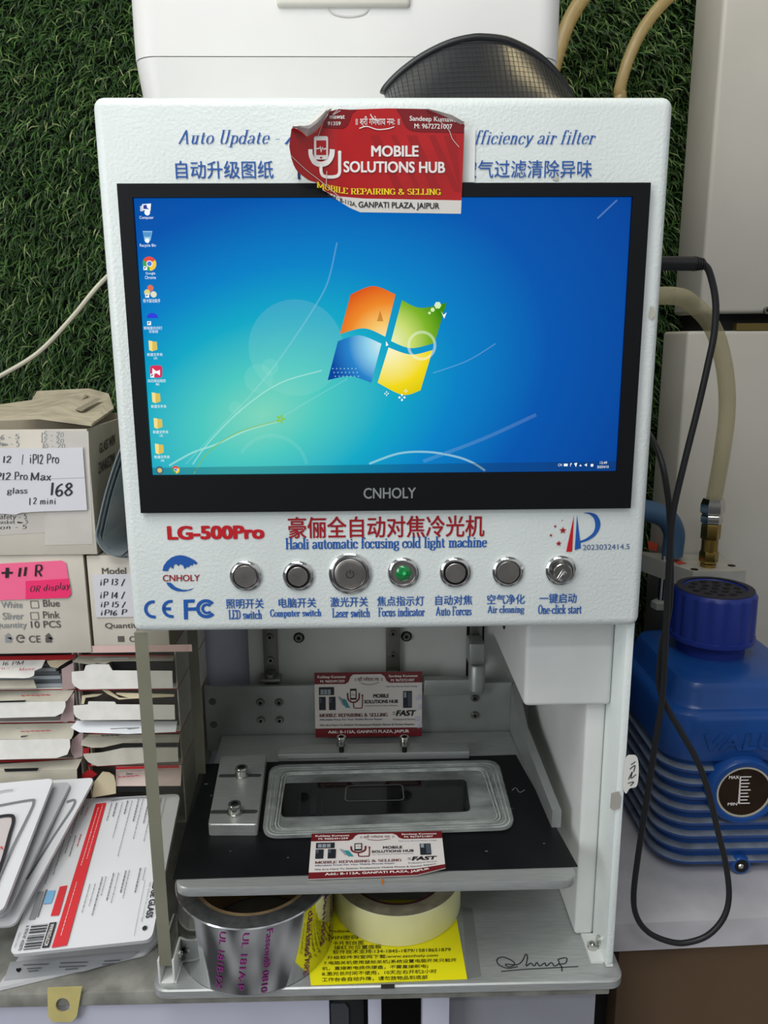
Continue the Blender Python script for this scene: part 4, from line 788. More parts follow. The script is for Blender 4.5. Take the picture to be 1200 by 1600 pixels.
Yd = .132; dz0, dz1, dx1 = at(60, 1021, Yd).z, at(60, 864, Yd).z, at(136, 940, Yd).x
lc = thing('white_carton', 'white carton under the open carton with a neon pink label and checkbox print', 'carton', (-.42, .22, dz0))
m = MB(); carton_walls(m, LX, dx1, Yd, .294, dz0, dz1); yT = Yd-.0005
cp = mat('carton_print', '5a5752', .7)
for s, b in (('White', (2, 940, 35, 950)), ('Blue', (67, 937, 93, 948)), ('Sliver', (4, 957, 37, 968)), ('Pink', (67, 955, 93, 966)), ('Quantity', (-10, 972, 42, 984)), ('10 PCS', (48, 970, 95, 981)), ('CE', (45, 993, 63, 1004))): m.text(s, pr(*b, yT), cp if s not in ('White', 'Sliver', 'Quantity') else grey_ink, bold=.012)
for y in (939, 957):
    a, b, c, d = pr(48, y, 60, y+11, yT); 
    for p, q_ in ((a, b), (b, c), (c, d), (d, a)): m.stroke([p, q_], .0006, (0, 1, 0), cp, smooth=False)
m.arc(at(32, 998, yT), .0028, .0042, 0, 320, cp); m.poly(pr(31, 996, 37, 998, yT), cp)
for x, dx in ((76, 0), (13, 1)): m.poly(pr(x-5, 996, x+5, 1004, yT), cp if not dx else grey_ink); m.poly([at(x-6, 994, yT), at(x, 989, yT), at(x+7, 998, yT), at(x+5, 1000, yT)], cp if not dx else grey_ink)
m.build('body', lc)
pk1, pk2 = mat('neon_pink', 'f86a94', .5), mat('neon_pink_deep', 'f2306f', .5)
m = MB(); yP = Yd-.0012; m.prism([at(*q_, yP) for q_ in ((-60, 884), (96, 876), (103, 880), (111, 928), (106, 934), (-60, 940))], (0, .0004, 0), pk1)
m.poly([at(*q_, yP-.0003) for q_ in ((40, 908), (107, 904), (111, 928), (106, 934), (40, 936))], pk2)
for s, b in (('+', (2, 887, 20, 903)), ('11', (27, 886, 43, 901)), ('R', (53, 882, 67, 901))): m.hand(s, pr(*b, yP-.0006), black_ink, .12)
m.hand('OR display', [at(*q_, yP-.0006) for q_ in ((47, 916), (110, 908), (110, 922), (47, 927))], pen_ink, .09); m.build('pink_label', lc, fix=True)

Ye = .134; ez0, ez1, ex0 = at(170, 1019, Ye).z, at(170, 868, Ye).z, at(141, 940, Ye).x
bc = thing('tall_white_box', 'white box right of the pink-labelled carton with a small handwritten list taped to it', 'carton', (-.26, .22, ez0))
m = MB(); carton_walls(m, ex0, -.2045, Ye, .285, ez0, ez1); yT = Ye-.0005
for s, b in (('Model', (159, 887, 197, 897)), ('Quantity', (164, 973, 220, 984))): m.text(s, pr(*b, yT), cp, bold=.015)
for s, b in (('CE', (202, 994, 218, 1003)),): m.text(s, pr(*b, yT), cp, bold=.015)
m.poly(pr(184, 994, 194, 1003, yT), cp); m.poly(pr(141, 1008, 300, 1019, yT), mat('pinkish_print', 'd8b9b2', .7)); m.build('body', bc)
m = MB(); yN = Ye-.0012; m.prism(pr(147, 897, 240, 964, yN), (0, .0004, 0), sheet_m)
for s, b in (('iP 13 /', (156, 904, 196, 916)), ('iP 14 /', (156, 924, 196, 936)), ('iP 15 /', (157, 940, 197, 950)), ('iP16 P', (157, 952, 199, 962))): m.hand(s, pr(*b, yN-.0004), pen_ink, .12)
m.build('list_note', bc, fix=True)

# grey plastic pouches wedged above it
pgrey = see_through('grey_plastic_film', '8d979c', .72, .28)
for i, (off, lab) in enumerate(((0, 'outermost grey plastic pouch bulging beside the machine, above the white box'), (5, 'middle grey plastic pouch nested between two others beside the machine'), (11, 'innermost grey plastic pouch tucked closest to the machine head'))):
    pth = cat([at(x+off, y+off*.3, .12+.004*i) for x, y in ((192, 688), (178, 724), (163, 772), (152, 820), (149, 838), (155, 853), (168, 866), (188, 869))], 5)
    m = MB(); n = len(pth); V_ = [p+Vector((0, d, 0)) for d in (0, .10-.01*i) for p in pth]; V_ += [v+Vector((.0012, 0, .0004)) for v in V_]; N = 2*n
    m.raw(V_, [(k_, k_+1, n+k_+1, n+k_) for k_ in range(n-1)]+[(N+k_, N+n+k_, N+n+k_+1, N+k_+1) for k_ in range(n-1)]+[(k_, N+k_, N+k_+1, k_+1) for k_ in range(n-1)]+[(n+k_, n+k_+1, N+n+k_+1, N+n+k_) for k_ in range(n-1)], pgrey)
    o = m.build('grey_plastic_pouch', org=tuple(pth[-2])); tag(o, lab, 'plastic pouch', 'grey plastic pouches by the machine')

# thin boxes, in two stacks
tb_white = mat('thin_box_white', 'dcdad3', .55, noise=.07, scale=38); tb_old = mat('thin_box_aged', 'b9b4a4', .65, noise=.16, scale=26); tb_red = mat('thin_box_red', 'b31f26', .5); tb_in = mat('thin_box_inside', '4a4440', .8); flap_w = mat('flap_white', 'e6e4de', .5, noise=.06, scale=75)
def piece(t, name, zpts, m, ya=.139, yb=.139, th=.0009):
    # board of a box end: outline seen in the photo, upper edge at depth ya, lower edge at depth yb
    lo, hi = min(p[1] for p in zpts), max(p[1] for p in zpts); P = []
    for x, y in zpts:
        q_ = at(x*.2, 1010+y*.2, ya+(yb-ya)*(y-lo)/(hi-lo or 1)); q_.x = min(q_.x, -.2047); q_.x = max(q_.x, LX+.05); P.append(q_)
    return P, m, th
def thin_box(x0, x1, yf, z0, z1, label, parts=(), sheets=False, side=1, old=False):
    t = thing('thin_box', label, 'box', ((x0+x1)/2, yf+.07, z0), 'thin flat boxes stacked beside the machine'); w = .0012; mw = tb_old if old else tb_white; y1 = yf+.135
    m = MB(); m.box(x0, x1, yf, y1, z1-w, z1, tb_red); m.box(x0, x1, yf, y1, z0, z0+w, mw); m.box(x0, x0+w, yf+.002, y1, z0+w, z1-w, mw); m.box(x1-w, x1, yf+.002, y1, z0+w, z1-w, mw); m.box(x0+w, x1-w, y1-w, y1, z0+w, z1-w, mw); m.build('sleeve', t)
    m = MB()
    if sheets:
        for k_ in range(6): m.box(x0+.004, x1-.010-.002*k_, yf+.001+.002*(k_ % 2), y1-.004, z0+w+.0006+k_*.0042, z0+w+.0040+k_*.0042, mat('stacked_glass_grey', '6b7276', .25) if k_ % 2 else mat('stacked_film_pale', 'a3abb1', .3))
        m.build('glass_sheets', t)
    else: m.box(x0+w, x1-w, yf+.010, yf+.012, z0+w, z1-w, tb_in); m.build('interior_shade_sheet', t)  # dark sheet stands in for the shaded inside of the box
    for name, pts, mm, ya, yb, *extra in parts:
        P, _, th = piece(t, name, pts, mm, ya, yb); m = MB(); m.prism(P, (0, th, 0), mm)
        for kind, b, m2, *tx in extra:
            Q_ = [at(x*.2, 1010+y*.2, min(ya, yb)-.0012) for x, y in b]
            for p in Q_: p.x = min(p.x, -.2048)
            m.poly(Q_, m2) if kind == 'dark' else m.hand(tx[0], Q_, m2, .11)
        m.build(name, t, fix=True)
    return t
lx1 = at(119, 1100, .15).x; rx0, rx1 = at(126, 1100, .15).x, -.2046; zz = lambda y, x=60: at(x, y, .15).z
redp = mat('red_pen', 'b84a52', .6); pinkish = mat('pinkish_board', 'b9a2a0', .65, noise=.1); torn = mat('torn_card', 'c7bb9c', .75, noise=.12)
EX = 1425
def flapbox(l, t, r, b, rr=60, right=True):      # flap with rounded lower corners
    return [(l, t), (r, t), (r, b-rr), (r-rr*.3, b-rr*.3), (r-rr, b), (l, b)] if right else [(l, t), (r, t), (r, b), (l+rr, b), (l+rr*.3, b-rr*.3), (l, b-rr)]
LP = ((('side_tab', [(480, 180), (575, 125), (582, 330), (490, 342)], pinkish, .144, .150), ('torn_edge', [(365, 112), (592, 90), (525, 118), (445, 170), (395, 160), (372, 130)], torn, .150, .143), ('top_edge', [(-200, 82), (600, 66), (560, 104), (-200, 110)], tb_red, .150, .146), ('lower_tab', [(-200, 268), (262, 262), (285, 325), (-200, 332)], tb_old, .146, .140),
        ('torn_flap', [(-200, 110), (355, 102), (325, 168), (270, 190), (265, 226), (232, 244), (190, 248), (-200, 244)], tb_white, .147, .136, ('hand', ((20, 118), (190, 110), (186, 142), (20, 152)), pen_ink, '16 PM'), ('hand', ((150, 168), (272, 162), (270, 184), (148, 192)), redp, 'Mann'), ('hand', ((-40, 170), (110, 160), (110, 182), (-40, 194)), redp, 'pro - -'))),
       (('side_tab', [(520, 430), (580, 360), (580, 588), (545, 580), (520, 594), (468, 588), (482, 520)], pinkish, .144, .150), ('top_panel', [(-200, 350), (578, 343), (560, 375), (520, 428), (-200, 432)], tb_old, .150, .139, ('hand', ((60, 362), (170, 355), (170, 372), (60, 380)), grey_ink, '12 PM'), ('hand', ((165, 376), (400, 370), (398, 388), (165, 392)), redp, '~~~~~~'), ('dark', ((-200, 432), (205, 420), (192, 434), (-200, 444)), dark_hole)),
        ('tuck_flap', [(-200, 440), (510, 430), (512, 470), (490, 520), (430, 548), (-200, 565)], flap_w, .139, .137)),
       (('side_tab', [(560, 730), (650, 655), (645, 860), (600, 870), (585, 880), (550, 820)], pinkish, .144, .150), ('top_panel', [(-200, 612), (582, 600), (572, 690), (555, 725), (-200, 726)], tb_old, .150, .139, ('hand', ((130, 632), (180, 628), (178, 645), (128, 650)), grey_ink, '16'), ('hand', ((160, 660), (400, 648), (398, 664), (160, 672)), redp, '~~~~~~'), ('hand', ((160, 700), (220, 685), (218, 706), (158, 716)), pen_ink, '~')),
        ('tuck_flap', [(-200, 732), (545, 724), (548, 790), (525, 845), (440, 872), (-200, 890)], flap_w, .139, .137)),
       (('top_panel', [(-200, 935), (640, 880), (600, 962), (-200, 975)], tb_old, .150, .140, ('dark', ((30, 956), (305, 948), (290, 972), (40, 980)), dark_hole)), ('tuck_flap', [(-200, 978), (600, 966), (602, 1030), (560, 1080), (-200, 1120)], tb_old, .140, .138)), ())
RP = ((('top_panel', [(565, 122), (622, 70), (EX, 72), (EX, 112), (870, 118), (820, 138), (760, 130), (690, 140)], tb_old, .150, .139, ('dark', ((730, 94), (1000, 90), (1000, 96), (730, 100)), grey_ink), ('dark', ((622, 68), (EX, 70), (EX, 76), (622, 74)), tb_red)), ('slot_shade_board', [(870, 122), (EX, 118), (EX, 192), (880, 190)], dark_hole, .145, .145),  # near-black board painted as the shadow in the slot
        ('tuck_flap', [(560, 200), (655, 192), (670, 150), (720, 140), (850, 142), (878, 190), (EX-20, 192), (EX, 200), (EX, 300), (EX-40, 326), (620, 334), (580, 310), (562, 280)], flap_w, .138, .136)),
       (('loose_card', [(790, 335), (850, 345), (930, 402), (1010, 405), (905, 372), (910, 362), (EX, 375), (EX, 392), (1000, 410), (930, 416), (840, 372)], torn, .141, .137), ('loose_card', [(640, 385), (720, 375), (800, 372), (760, 390), (668, 402), (655, 450), (636, 450)], torn, .142, .139),
        ('tuck_flap', [(572, 465), (685, 456), (690, 432), (895, 434), (908, 455), (EX-20, 458), (EX, 466), (EX, 545), (EX-40, 572), (635, 577), (590, 550), (576, 520)], flap_w, .138, .136), ('lower_sheet', [(552, 635), (600, 582), (EX, 585), (EX, 668), (1000, 684), (620, 672)], mat('pale_sheet', 'd6dade', .4), .144, .134, ('dark', ((860, 640), (1090, 632), (1090, 640), (1010, 650), (985, 642), (866, 648)), grey_ink))),
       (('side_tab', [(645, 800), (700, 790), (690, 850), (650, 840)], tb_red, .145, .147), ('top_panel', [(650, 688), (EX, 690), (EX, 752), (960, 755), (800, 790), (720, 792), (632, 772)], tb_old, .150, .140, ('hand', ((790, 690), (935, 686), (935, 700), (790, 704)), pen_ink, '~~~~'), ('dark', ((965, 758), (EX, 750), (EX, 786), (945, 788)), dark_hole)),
        ('tuck_flap', [(650, 842), (800, 830), (960, 795), (EX, 770), (EX, 900), (1110, 912), (760, 936), (690, 905), (660, 870)], mat('aged_flap', 'bdb9ad', .6, noise=.12, scale=50), .140, .137)),
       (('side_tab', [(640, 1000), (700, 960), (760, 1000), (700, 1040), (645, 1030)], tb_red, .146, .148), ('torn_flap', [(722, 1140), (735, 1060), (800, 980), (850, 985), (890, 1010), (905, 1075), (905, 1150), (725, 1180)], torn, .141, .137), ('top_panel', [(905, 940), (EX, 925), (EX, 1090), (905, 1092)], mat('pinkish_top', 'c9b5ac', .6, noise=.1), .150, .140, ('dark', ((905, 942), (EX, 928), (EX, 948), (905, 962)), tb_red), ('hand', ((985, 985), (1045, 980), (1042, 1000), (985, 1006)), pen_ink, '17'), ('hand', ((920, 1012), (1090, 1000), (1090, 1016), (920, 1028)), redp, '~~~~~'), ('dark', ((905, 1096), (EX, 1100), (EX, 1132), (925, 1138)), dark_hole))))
zl = [dz0-.0006, zz(1079), zz(1131), zz(1190), zz(1262), zz(1320)]
for i, lab in enumerate(('top thin box of the left stack, torn open and full of grey glass sheets', 'second thin box down in the left stack, white tuck flap under a long slot', 'third thin box down in the left stack, broad flap with rounded corner', 'fourth thin box down in the left stack, just above the white packets', 'lowest thin box of the left stack, behind the white packets')):
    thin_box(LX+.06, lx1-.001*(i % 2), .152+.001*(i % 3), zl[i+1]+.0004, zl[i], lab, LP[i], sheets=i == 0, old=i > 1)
zr_ = [ez0-.0006, zz(1079, 160), zz(1147, 160), zz(1198, 160), zz(1290, 160)]
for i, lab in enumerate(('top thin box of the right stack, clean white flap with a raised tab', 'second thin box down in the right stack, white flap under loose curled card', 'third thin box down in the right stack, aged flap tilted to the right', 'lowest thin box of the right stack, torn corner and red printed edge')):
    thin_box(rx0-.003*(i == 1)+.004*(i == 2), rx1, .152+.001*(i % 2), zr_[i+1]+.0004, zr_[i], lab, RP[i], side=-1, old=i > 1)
# blister packets on the bench
packet = mat('packet_white', 'd9dadc', .35, coat=.15, noise=.03, scale=10); packet2 = mat('packet_grey', 'b9bbbe', .35, coat=.15, noise=.06, scale=10); sil = mat('printed_case_grey', '77797c', .5); sil2 = mat('printed_case_pale', 'c4bcba', .45)
def packet_body(mb, q, th, m, r=.006):
    n = (q[1]-q[0]).cross(q[3]-q[0]).normalized(); n = n if n.z > 0 else -n; n = n
    P = round_poly([q[0], q[1], q[2], q[3]], (r, r, r, r), 5); mb.prism([p-n*th for p in P], n*th, m); return n
def qmap(q, n, k=1):
    b = bil(q); return lambda u, v: b(u, v)+n*.0003*k
BQ = [at(98, 1250, .146), at(282, 1240, .146), at(240, 1468, .012), at(14, 1492, .006)]
BQ[1].x = min(BQ[1].x, -.2045); BQ[2].x = min(BQ[2].x, -.2045)
m = MB(); n = packet_body(m, BQ, .005, packet, .007); G = lambda x, y, k=1: None
def onq(q, n, k):                       # point of the packet's own plane seen at (px, py)
    o = q[0]+n*.0003*k
    def g(px, py): d = ray(px, py); return EYE+d*((o-EYE).dot(n)/d.dot(n))
    return g
n = (BQ[1]-BQ[0]).cross(BQ[3]-BQ[0]).normalized(); n = n if n.z > 0 else -n; c3 = bil(BQ)
U = lambda u, v, k=1: c3(u, 1-v)+n*(.0009+.0003*k)   # u left to right, v top to bottom
def ru(m, u0, v0, u1, v1, mm, k=1): m.raw([U(u0, v0, k), U(u1, v0, k), U(u1, v1, k), U(u0, v1, k)], [(0, 1, 2, 3)], mm)
pred = mat('packet_red', 'd3232b', .4)
m.raw([U(a, b) for a, b in ((.30, .05), (.385, .045), (.40, .985), (.295, .99))], [(0, 1, 2, 3)], pred)
m.raw([U(a, b) for a, b in ((.215, .62), (.27, .615), (.275, .80), (.215, .80))], [(0, 1, 2, 3)], pred)
ru(m, .06, .64, .105, .81, grey_ink); ru(m, .13, .64, .19, .72, mat('packet_blue', '79b4dc', .4))
for u in (.115, .122): ru(m, u, .63, u+.004, .80, black_ink)
ru(m, .225, .84, .275, .985, black_ink); m.text('WWW.NUGLAS.COM', lambda u, v: U(.235+.03*v, .85+.125*u, 2), white_ink, bold=.02)
for i in range(26):
    if i % 7 != 3: v = .845+i*.0054; ru(m, .095, v, .215, v+.0016+.0016*((i*5) % 3), black_ink)
m.text('6 974147 450070', lambda u, v: U(.058+.024*v, .845+.14*u), black_ink, bold=.01); m.text('MADE IN CHINA', lambda u, v: U(.02+.014*v, .88+.085*u), grey_ink)
m.text('EDGE GLASS', lambda u, v: U(.925+.05*v, .64+.23*u), black_ink, bold=.03); m.text('3D Glass Full coverage', lambda u, v: U(.895+.016*v, .64+.25*u), grey_ink)
tl_ = mat('fine_print', '77797c', .6)
for u, v0, v1, w in ((.43, .05, .19, .010), (.47, .05, .16, .016), (.52, .05, .32, .008), (.56, .04, .14, .016), (.60, .04, .45, .008), (.65, .03, .20, .016), (.69, .03, .33, .008), (.74, .03, .22, .016), (.78, .03, .36, .008), (.84, .03, .19, .016), (.88, .03, .25, .008),
        (.44, .62, .80, .008), (.48, .62, .76, .008), (.52, .58, .82, .014), (.55, .58, .70, .008), (.60, .56, .74, .014), (.64, .56, .76, .008), (.69, .55, .70, .016), (.72, .55, .73, .008), (.80, .54, .70, .016), (.84, .54, .63, .008),
        (.20, .06, .13, .012), (.24, .07, .14, .007), (.17, .10, .26, .012), (.21, .28, .42, .012), (.17, .28, .40, .010), (.25, .27, .36, .010), (.13, .30, .54, .009), (.09, .30, .60, .009), (.33, .08, .50, .006), (.36, .06, .45, .005), (.335, .6, .93, .006)):
    v = v0; mm = white_ink if .31 < u < .39 else (pred if u in (.24, .25) else tl_)
    while v < v1-.004: d_ = random.uniform(.006, .022); ru(m, u, v, u+w*.62, min(v+d_, v1), mm, 2); v += d_+.004
m.stroke([U(.86, .62), U(.87, .97)], .0003, n, grey_ink, smooth=False); c_ = U(.935, .93); m.poly([c_+(BQ[1]-BQ[0]).normalized()*.0022*math.cos(i)+(BQ[3]-BQ[0]).normalized()*.0022*math.sin(i) for i in np.linspace(0, 5.6, 9)], black_ink)
m.stroke([U(u, v) for u, v in ((.42, .03), (.55, .018), (.7, .02), (.74, .03))], .0012, n, mat('hang_hole_edge', '9da0a3', .4))
o = m.build('glass_protector_packet', org=tuple(sum(BQ, Vector())/4-n*.005), fix=True); tag(o, 'white retail packet with a red stripe, barcode and fine print, lying before the stacked boxes', 'packet', 'white retail packets on the bench')
# packet beneath it
LQ = [at(60, 1400, .035), at(242, 1380, .04), at(236, 1455, .008), at(-8, 1544, -.004)]
LQ = [Vector((-.33, .10, -.0055)), Vector((-.2046, .085, -.0055)), atz(228, 1488, -.0055), atz(-6, 1544, -.0055)]; LQ[2].x = min(LQ[2].x, -.2046)
m = MB(); n = (LQ[1]-LQ[0]).cross(LQ[3]-LQ[0]).normalized(); n = n if n.z > 0 else -n
packet_body(m, LQ, .0035, packet, .005); g1 = onq(LQ, n, 2); g2_ = onq(LQ, n, 4)
m.poly([g1(*p) for p in ((16, 1503), (217, 1486), (205, 1497), (130, 1518), (6, 1532))], packet2); m.text('♥', [g2_(*p) for p in ((25, 1513), (33, 1512), (33, 1519), (25, 1520))], black_ink)
for x0, x1, y in ((36, 76, 1508), (42, 64, 1514), (44, 60, 1518), (94, 137, 1505), (92, 134, 1511), (102, 122, 1515), (163, 188, 1502), (160, 180, 1507)): m.poly([g2_(x0, y-1.2), g2_(x1, y-2.8), g2_(x1, y-.8), g2_(x0, y+.8)], sil)
o = m.build('glass_protector_packet', org=tuple(sum(LQ, Vector())/4-n*.0035), fix=True); tag(o, 'lowest white packet with a grey printed strip, its corner over the bench edge', 'packet', 'white retail packets on the bench')
# phone-case packets fanned at the left
def case_packet(name, q, label, outline=None, inner=None, extra=None, m0=packet):
    m = MB(); n = (q[1]-q[0]).cross(q[3]-q[0]).normalized(); n = n if n.z > 0 else -n; packet_body(m, q, .0035, m0, .006); g1 = onq(q, n, 2); g2 = onq(q, n, 4); g3 = onq(q, n, 6); g4 = onq(q, n, 8)
    if outline: L = [g2(*p) for p in outline]; m.stroke(L, .0022, n, sil, k=5)
    if inner: m.poly([g1(*p) for p in inner], sil2); m.stroke([g3(*p) for p in inner], .0032, n, black_ink, k=5)
    if extra: extra(m, g4, n)
    o = m.build(name, org=tuple(sum(q, Vector())/4-n*.0035), fix=True); return tag(o, label, 'packet', 'phone case packets fanned at the left')
def cq_(a, Y0, Y1): return [at(*a[0], Y0), at(*a[1], Y0), at(*a[2], Y1), at(*a[3], Y1)]
case_packet('phone_case_packet', cq_(((-30, 1226), (148, 1215), (22, 1446), (-180, 1462)), .139, .020), 'back packet of the fan, its corner nearest the red striped packet', outline=((104, 1253), (116, 1250), (113, 1262), (88, 1300), (60, 1345), (30, 1392)))
case_packet('phone_case_packet', cq_(((-30, 1230), (111, 1222), (8, 1432), (-200, 1452)), .131, .013), 'middle packet of the fan, showing a small grey camera-hole outline', outline=((58, 1310), (66, 1287), (74, 1289), (72, 1297), (58, 1312)), m0=packet2)
case_packet('phone_case_packet', cq_(((-90, 1232), (84, 1216), (4, 1424), (-200, 1440)), .123, .006), 'front packet of the fan with a black phone outline and a red mark', outline=((-20, 1262), (46, 1250), (52, 1254), (46, 1270), (14, 1335), (-14, 1400)), inner=((-30, 1281), (14, 1274), (21, 1282), (15, 1304), (2, 1350), (-20, 1400), (-40, 1390)),
    extra=lambda m, g, n: (m.stroke([g(*p) for p in ((-2, 1326), (2, 1323), (4, 1327))], .001, n, pred), m.stroke([g(*p) for p in ((-5, 1238), (8, 1235), (20, 1234))], .0012, n, MATS['hang_hole_edge'])))
# white cable hanging down the wall
m = MB(); m.tube([at(x, y, .455 if x > 250 else .36+max(0, x-150)*.001) for x, y in ((-70, 625), (0, 588), (60, 551), (112, 497), (158, 442), (210, 395), (260, 350), (300, 335))], .0028, mat('white_cable', 'c6c2ae', .5), 8)
o = m.build('white_cable', org=tuple(at(60, 551, .36))); tag(o, 'thin white cable running in front of the grass at the left', 'cable')

# ---------------------------------------------------------------- on top of the machine
pw = mat('printer_white', 'e2e1de', .42, noise=.03, scale=8)
pt = thing('white_appliance', 'bulky white plastic appliance standing behind the top of the machine', 'appliance', (-.03, .32, .7075))
def prn(mb, zs): mb.loft([[(x, y, z) for x, y in rrect(-.2145+i, .1605-i, .17+i, .46, .022)] for z, i in zs], pw)
m = MB(); prn(m, ((.7075, .012), (.72, .009), (.745, .005), (.7845, .0005))); m.build('lower_shell', pt)
m = MB(); prn(m, ((.7852, .0002), (.80, 0), (.84, 0), (.87, .002), (.90, .008), (.915, .02))); m.build('upper_shell', pt)
m = MB(); a, b = at(432, 5, .168), at(641, 5, .168); m.box(a.x, b.x, .166, .30, at(530, 9, .166).z, .93, mat('lid_cream', 'd9d6cc', .5), .003, 3); m.build('top_lid', pt)
m = MB(); m.stroke([at(x, y, .1694) for x, y in ((513, 13), (522, 22), (545, 26), (568, 22), (576, 14))], .0012, (0, 1, 0), mat('finger_groove', 'c4c2be', .5)); m.build('finger_notch', pt)
# black mesh shade
bkp = mat('glossy_black_mesh', '26282a', .3, spec=.5); rim_m = mat('black_rim', '1b1c1e', .38)
arch = [(600, 146), (604, 138), (625, 116), (660, 90), (700, 70), (735, 61), (758, 60), (790, 64), (818, 76), (845, 93), (868, 116), (886, 142), (888, 148)]
sh = thing('black_mesh_shade', 'black curved shade with a fine grid, lying on top of the machine', 'shade', (.07, .09, .7075))
ap = cat([(x, y, 0) for x, y in arch], 4); base_z = .7076
def shp(i, t, d=0):                       # t 0 at the top of the arch, 1 at the bottom
    p = ap[i]; top = at(p.x, p.y, .115); c = Vector((top.x+(.07-top.x)*.05*t, .115-.045*t-.018*math.sin(PI*t*.5)+d, base_z+(max(top.z, base_z)-base_z)*(1-t))); return c
m = MB(); nr = 10; nA = len(ap); g = [shp(i, j/nr) for j in range(nr+1) for i in range(nA)]; g2 = [p+Vector((0, .004, 0)) for p in g]
m.raw(g+g2, [(j*nA+i, j*nA+i+1, (j+1)*nA+i+1, (j+1)*nA+i) for j in range(nr) for i in range(nA-1)]+[(nA*(nr+1)+j*nA+i, nA*(nr+1)+(j+1)*nA+i, nA*(nr+1)+(j+1)*nA+i+1, nA*(nr+1)+j*nA+i+1) for j in range(nr) for i in range(nA-1)], bkp)
gm = mat('mesh_groove', '08090a', .6)
hmax = max(p.z for p in g)
for k_ in range(1, 15):
    L = []; zt_ = base_z+(hmax-base_z)*k_/15
    for i in range(2, nA-2):
        top = shp(i, 0)
        if top.z > zt_+.002: L.append(shp(i, 1-(zt_-base_z)/(top.z-base_z))+Vector((0, -.0006, .0004)))
    if len(L) > 2: m.stroke(L, .00055, (0, -1, .6), gm, smooth=False)
for i in range(4, nA-3, 1): m.stroke([shp(i, t)+Vector((0, -.0006, .0004)) for t in np.linspace(.06, .98, 8)], .0004, (0, -1, .6), gm, smooth=False)
m.build('grid_panel', sh)
m = MB(); m.tube([shp(i, .0) for i in range(0, nA, 2)]+[shp(nA-1, 0)], .0036, rim_m, 10, 2); m.build('rim', sh)

# ---------------------------------------------------------------- right: cabinets, pump, hoses, cables
cabp = mat('cabinet_cream_paint', 'bab6ac', .42, noise=.05, scale=7); yC = .375
m_lo = thing('white_cabinet', 'lower cream-white metal cabinet standing behind the blue pump', 'cabinet', (.56, .43, -.0098)); zT = at(1130, 517, yC).z
m = MB(); m.box(.3705, .78, yC, .455, -.0098, zT, cabp, .004, 3); m.build('body', m_lo)
m_up = thing('white_cabinet', 'upper cream-white metal cabinet at the right edge, raised over the lower one', 'cabinet', (.56, .43, zT)); zU = at(1130, 490, yC).z
m = MB(); m.box(.3815, .78, yC-.004, .455, zU, 1.05, cabp, .005, 3); m.build('body', m_up)
m = MB(); m.box(.395, .78, yC+.012, .453, zT+.0005, zU+.001, dark_hole); m.build('gap_shade_spacer', m_up)  # dark spacer added to fill the shaded gap between the cabinets
m = MB(); screw(m, at(1198, 485, yC-.0042), .0045, (0, -1, 0)); m.build('screw', m_up)
m = MB(); q = pr(1150, 505, 1215, 512, yC+.004); m.box(q[0].x, q[1].x, yC+.002, yC+.012, zT+.0004, q[0].z, mat('brass_strip', '7a6a3c', .4, .7)); m.build('hinge_strip', m_up)
# pump
pblue = mat('pump_blue', '17488e', .34, noise=.10, scale=20, coat=.12); pfin = mat('fin_top_dust_light', '6d7684', .5, noise=.3, scale=50, coat=.1); cap_b = mat('cap_blue', '1b3083', .42, noise=.06, scale=20); dusty = mat('dusty_black', '2a2832', .75)
zp = -.0098; PX0, PX1, PY0, PY1 = .2885, .462, .142, .335
pm = thing('vacuum_pump', 'blue finned vacuum pump with a round oil sight glass, standing on the white shelf board', 'pump', ((PX0+PX1)/2, .24, zp))
def ring(i, z, r=.034): return [(x, y, z) for x, y in rrect(PX0+i, PX1-i, PY0+i, PY1-i, max(.004, r-i*.6), 8)]
m = MB(); m.loft([ring(i, z) for z, i in ((zp+.0135, .012), (zp+.017, .0075), (.118, .0075), (.122, .002), (.124, .001), (.166, .001), (.171, .0025), (.1735, .006), (.1745, .012), (.178, .0145), (.193, .017), (.199, .0205), (.2015, .028))], pblue)
v, f = text_sans('VALUE', .03, .5); lv = pr(1094, 1146, 1240, 1172, PY0+.001)
V0 = lv[3]; ex, ez = (lv[1].x-lv[0].x), (lv[0].z-lv[3].z); x_0, x_1 = min(p[0] for p in v), max(p[0] for p in v); y_0, y_1 = min(p[1] for p in v), max(p[1] for p in v)
m.raw([Vector((V0.x+(p[0]-x_0)/(x_1-x_0)*ex+.004*(p[1]-y_0), PY0+.001-(.0016 if p[2] > 0 else -.001), V0.z+(p[1]-y_0)/(y_1-y_0)*ez)) for p in v], f, mat('worn_blue_lettering', '194688', .35, noise=.25, scale=90))
m.build('body', pm)
z_a, z_b = at(1080, 1203, PY0).z, at(1080, 1345, PY0).z
for i in range(8):
    zf = z_a+(z_b-z_a)*i/7; m = MB(); m.loft([ring(j, z) for z, j in ((zf-.0052, .0075), (zf-.0046, .001), (zf-.0012, 0))], pblue, False); m.loft([ring(j, z) for z, j in ((zf-.0012, 0), (zf, .0014), (zf+.0006, .0078))], pfin, False); m.build('cooling_fin', pm)  # grey fin tops: dust plus reflected light put into the colour
m = MB(); m.loft([ring(i, z, .03) for z, i in ((zp, .022), (zp+.004, .018), (zp+.0138, .012))], pblue); fx_ = at(1147, 1362, PY0+.014)
m.lathe([(.0105, 0), (.0105, .014), (.009, .016), (.0002, .016)], (fx_.x, PY0+.016, zp+.011), (0, -1, 0), pblue, 20); m.lathe([(.0075, 0), (.0002, .0004)], (fx_.x, PY0-.0002, zp+.011), (0, -1, 0), dark_hole, 16); m.lathe([(.003, 0), (.002, .001), (.0002, .0012)], (fx_.x-.001, PY0-.0008, zp+.011), (0, -1, 0), steel, 12); m.build('foot_base', pm)
